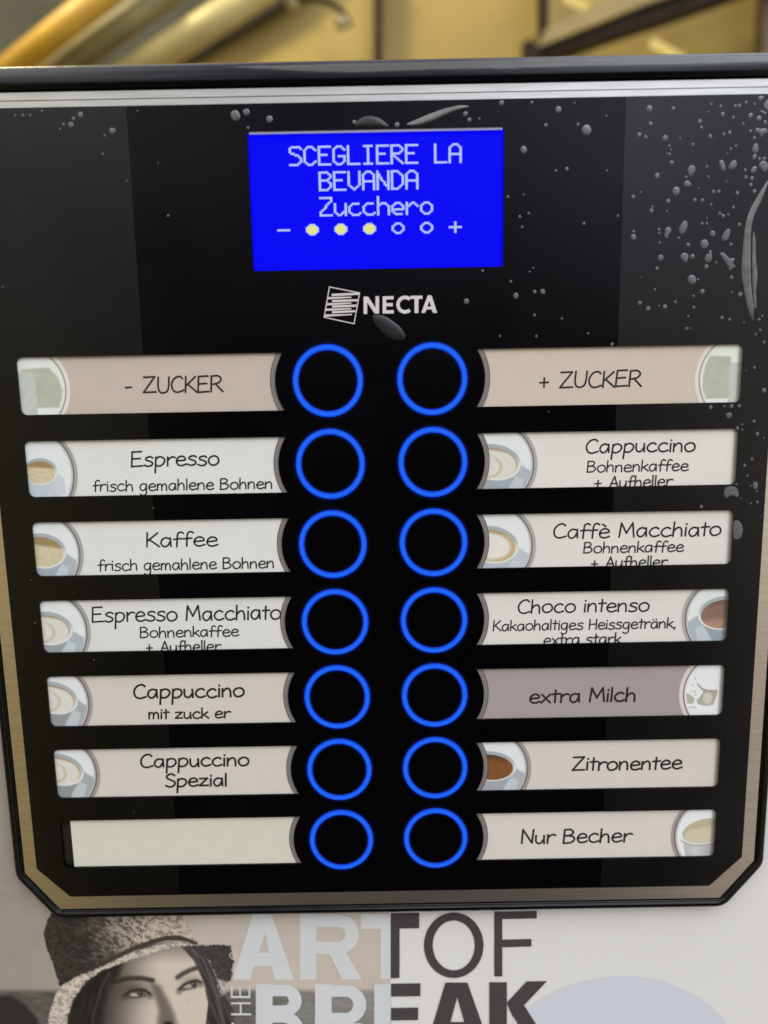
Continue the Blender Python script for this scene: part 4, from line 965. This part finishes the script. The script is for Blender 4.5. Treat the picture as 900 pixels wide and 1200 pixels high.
BL = [([(130, 90), (150, 68), (172, 78), (172, 100), (158, 118), (148, 134), (136, 124), (130, 108)], 5, o9, 'pear shaped water drop tapering downward'),
      ([(108, 172), (124, 158), (138, 164), (150, 182), (138, 192), (118, 192), (107, 184)], 5, o9, 'pointed water drop under the pear shaped drop'),
      ([(104, 398), (118, 394), (128, 410), (122, 440), (108, 464), (88, 466), (78, 446), (88, 420)], 5, o9, 'long slanting oval water drop left of centre'),
      ([(365, 442), (378, 448), (376, 470), (362, 504), (340, 510), (328, 496), (340, 466)], 5, o9, 'slanting oval water drop above the splash blot'),
      ([(318, 585), (332, 578), (352, 592), (376, 616), (400, 612), (402, 630), (390, 640), (410, 660), (396, 668), (376, 685), (366, 668), (350, 636), (332, 612)], 5, o9, 'star shaped splash blot of dried water'),
      ([(258, 566), (268, 570), (270, 592), (272, 610), (262, 632), (240, 636), (228, 618), (236, 596), (252, 586)], 5, o9, 'water drop with a short neck on top'),
      ([(92, 590), (110, 582), (130, 592), (132, 612), (124, 628), (120, 642), (110, 632), (94, 622), (88, 606)], 5, o9, 'water drop with a small tail below'),
      ([(0, 440), (18, 430), (32, 440), (30, 460), (16, 474), (14, 490), (0, 494), (-8, 480), (-2, 462)], 5, o9, 'double water drop joined like an eight'),
      ([(316, 44), (334, 40), (344, 56), (350, 82), (344, 100), (328, 98), (322, 78), (314, 62)], 5, o9, 'upright peanut shaped water drop'),
      ([(396, 42), (410, 40), (416, 66), (402, 84), (380, 92), (368, 80), (378, 58)], 5, o9, 'angular water blot right of the peanut shaped drop'),
      ([(456, 770), (480, 732), (512, 728), (548, 752), (552, 800), (520, 842), (500, 836), (470, 806)], 9.23, o5, 'big water blot at the upper tip of the long streak'),
      ([(384, 600), (400, 556), (424, 538), (444, 560), (444, 630), (420, 638), (386, 630)], 9.23, o5, 'bell shaped water blot near the upper right corner'),
      ([(366, 836), (384, 800), (412, 784), (432, 794), (424, 830), (396, 852), (374, 852)], 9.23, o5, 'oval water drop left of the big blot'),
      ([(386, 700), (392, 670), (414, 654), (428, 664), (420, 696), (402, 714)], 9.23, o5, 'small slanting drop under the bell shaped blot'),
      ([(340, 250), (350, 220), (376, 208), (390, 226), (376, 252), (356, 270)], 9.23, o5, 'slanting drop below the upper right specks'),
      ([(424, 380), (440, 368), (470, 384), (500, 376), (540, 380), (544, 420), (510, 430), (494, 456), (480, 470), (466, 440), (440, 418), (426, 404)], 9.23, o5, 'ragged cluster blot near the upper right corner'),
      ([(446, 40), (470, 24), (506, 28), (500, 56), (470, 76), (448, 62)], 9.23, o5, 'flat water blot touching the silver strip in the right corner'),
      ([(504, 130), (520, 96), (552, 70), (560, 180), (540, 176), (516, 158)], 9.23, o5, 'water blot at the right edge under the silver strip'),
      ([(466, 188), (486, 178), (508, 190), (536, 200), (524, 226), (500, 216), (476, 200)], 9.23, o5, 'slim slanting blot in the right corner'),
      ([(126, 840), (136, 808), (160, 800), (190, 808), (202, 836), (196, 856), (164, 846), (140, 860)], 4.45, (820, 390), 'triangular grey blot below the right Cappuccino card'),
      ([(176, 990), (196, 978), (216, 996), (224, 1030), (214, 1066), (194, 1076), (176, 1066)], 4.45, (820, 390), 'tall grey blot at the end of the Caffè Macchiato card'),
      ([(276, 786), (290, 776), (302, 786), (300, 808), (288, 816), (278, 804)], 4.45, (820, 390), 'small angular blot near the right trim')]
for pts, k, org, lab in BL:
    blot('water_drop', pts, k, org, .13 if k != 4.45 else .07, M['water'], lab, 'water drop')
def streak(name, left, right, k, org, h, m, label, cat, n=-.066):   # raised strip between two edge lines
    N = 24
    def res(c):
        c = np.array(catmull(c, 8)); d = np.r_[0, np.cumsum(np.hypot(*np.diff(c, axis=0).T))]; t = np.linspace(0, d[-1], N)
        return np.stack([np.interp(t, d, c[:, 0]), np.interp(t, d, c[:, 1])], -1)
    a, b = res(left), res(right); bm = bmesh.new(); rows = []
    for p, q in zip(a, b):
        row = []
        for s, hh in ((0, 0), (.12, .55), (.3, .8), (.55, .62), (.72, .95), (.88, .7), (1, 0)):
            x = p * (1 - s) + q * s; X_, V_ = P(org[0] + x[0] / k, org[1] + x[1] / k)
            wd = np.hypot(*(q - p)) / k
            row.append(bm.verts.new(W(X_, V_, n - h * hh * min(1, wd / 5))))
        rows.append(row)
    for r0, r1 in zip(rows[:-1], rows[1:]):
        for i in range(6): bm.faces.new((r0[i], r0[i + 1], r1[i + 1], r1[i]))
    return tag(obj(name, bm, m, smooth=True), label, cat)
streak('raised_streak', [(596, 158), (545, 240), (490, 340), (465, 440), (452, 560), (445, 690), (460, 800), (485, 920), (508, 975)], [(600, 170), (565, 265), (520, 360), (502, 430), (498, 540), (498, 650), (502, 780), (516, 900), (512, 976)], 5, o9, .5, M['ridge'], 'long curved grey raised streak at the right edge of the panel', 'ridge')
streak('raised_streak', [(514, 455), (508, 520), (506, 620), (508, 700), (510, 790), (520, 905)], [(516, 456), (526, 510), (528, 610), (537, 715), (530, 800), (532, 903)], 5, o9, .25, M['ridge'], 'short thin grey streak hugging the long curved streak', 'ridge')
streak('raised_streak', [(365, 225), (420, 200), (540, 150), (660, 108), (770, 85), (835, 93)], [(370, 236), (450, 236), (560, 200), (660, 155), (760, 118), (836, 97)], 6.43, (420, 110), .4, M['ridge'], 'slanting pale streak just above the blue screen', 'ridge', n=-.006)
blot('finger_reflection', [(-20, 215), (20, 182), (60, 166), (110, 166), (160, 184), (200, 214), (228, 250), (150, 256), (40, 256), (-20, 245)], 6.43, (420, 110), .5, M['finger_reflection'], 'dark rounded finger reflection at the upper edge of the screen', 'finger_reflection', n=-.006)  # reflected fingertips modelled as raised dark patches, here and below
blot('finger_reflection', [(404, 270), (430, 258), (480, 268), (540, 305), (590, 352), (610, 395), (590, 412), (540, 412), (480, 378), (430, 325)], 5.294, (360, 320), .4, M['finger_reflection'], 'dark oval finger reflection under the brand name', 'finger_reflection', n=-.03)
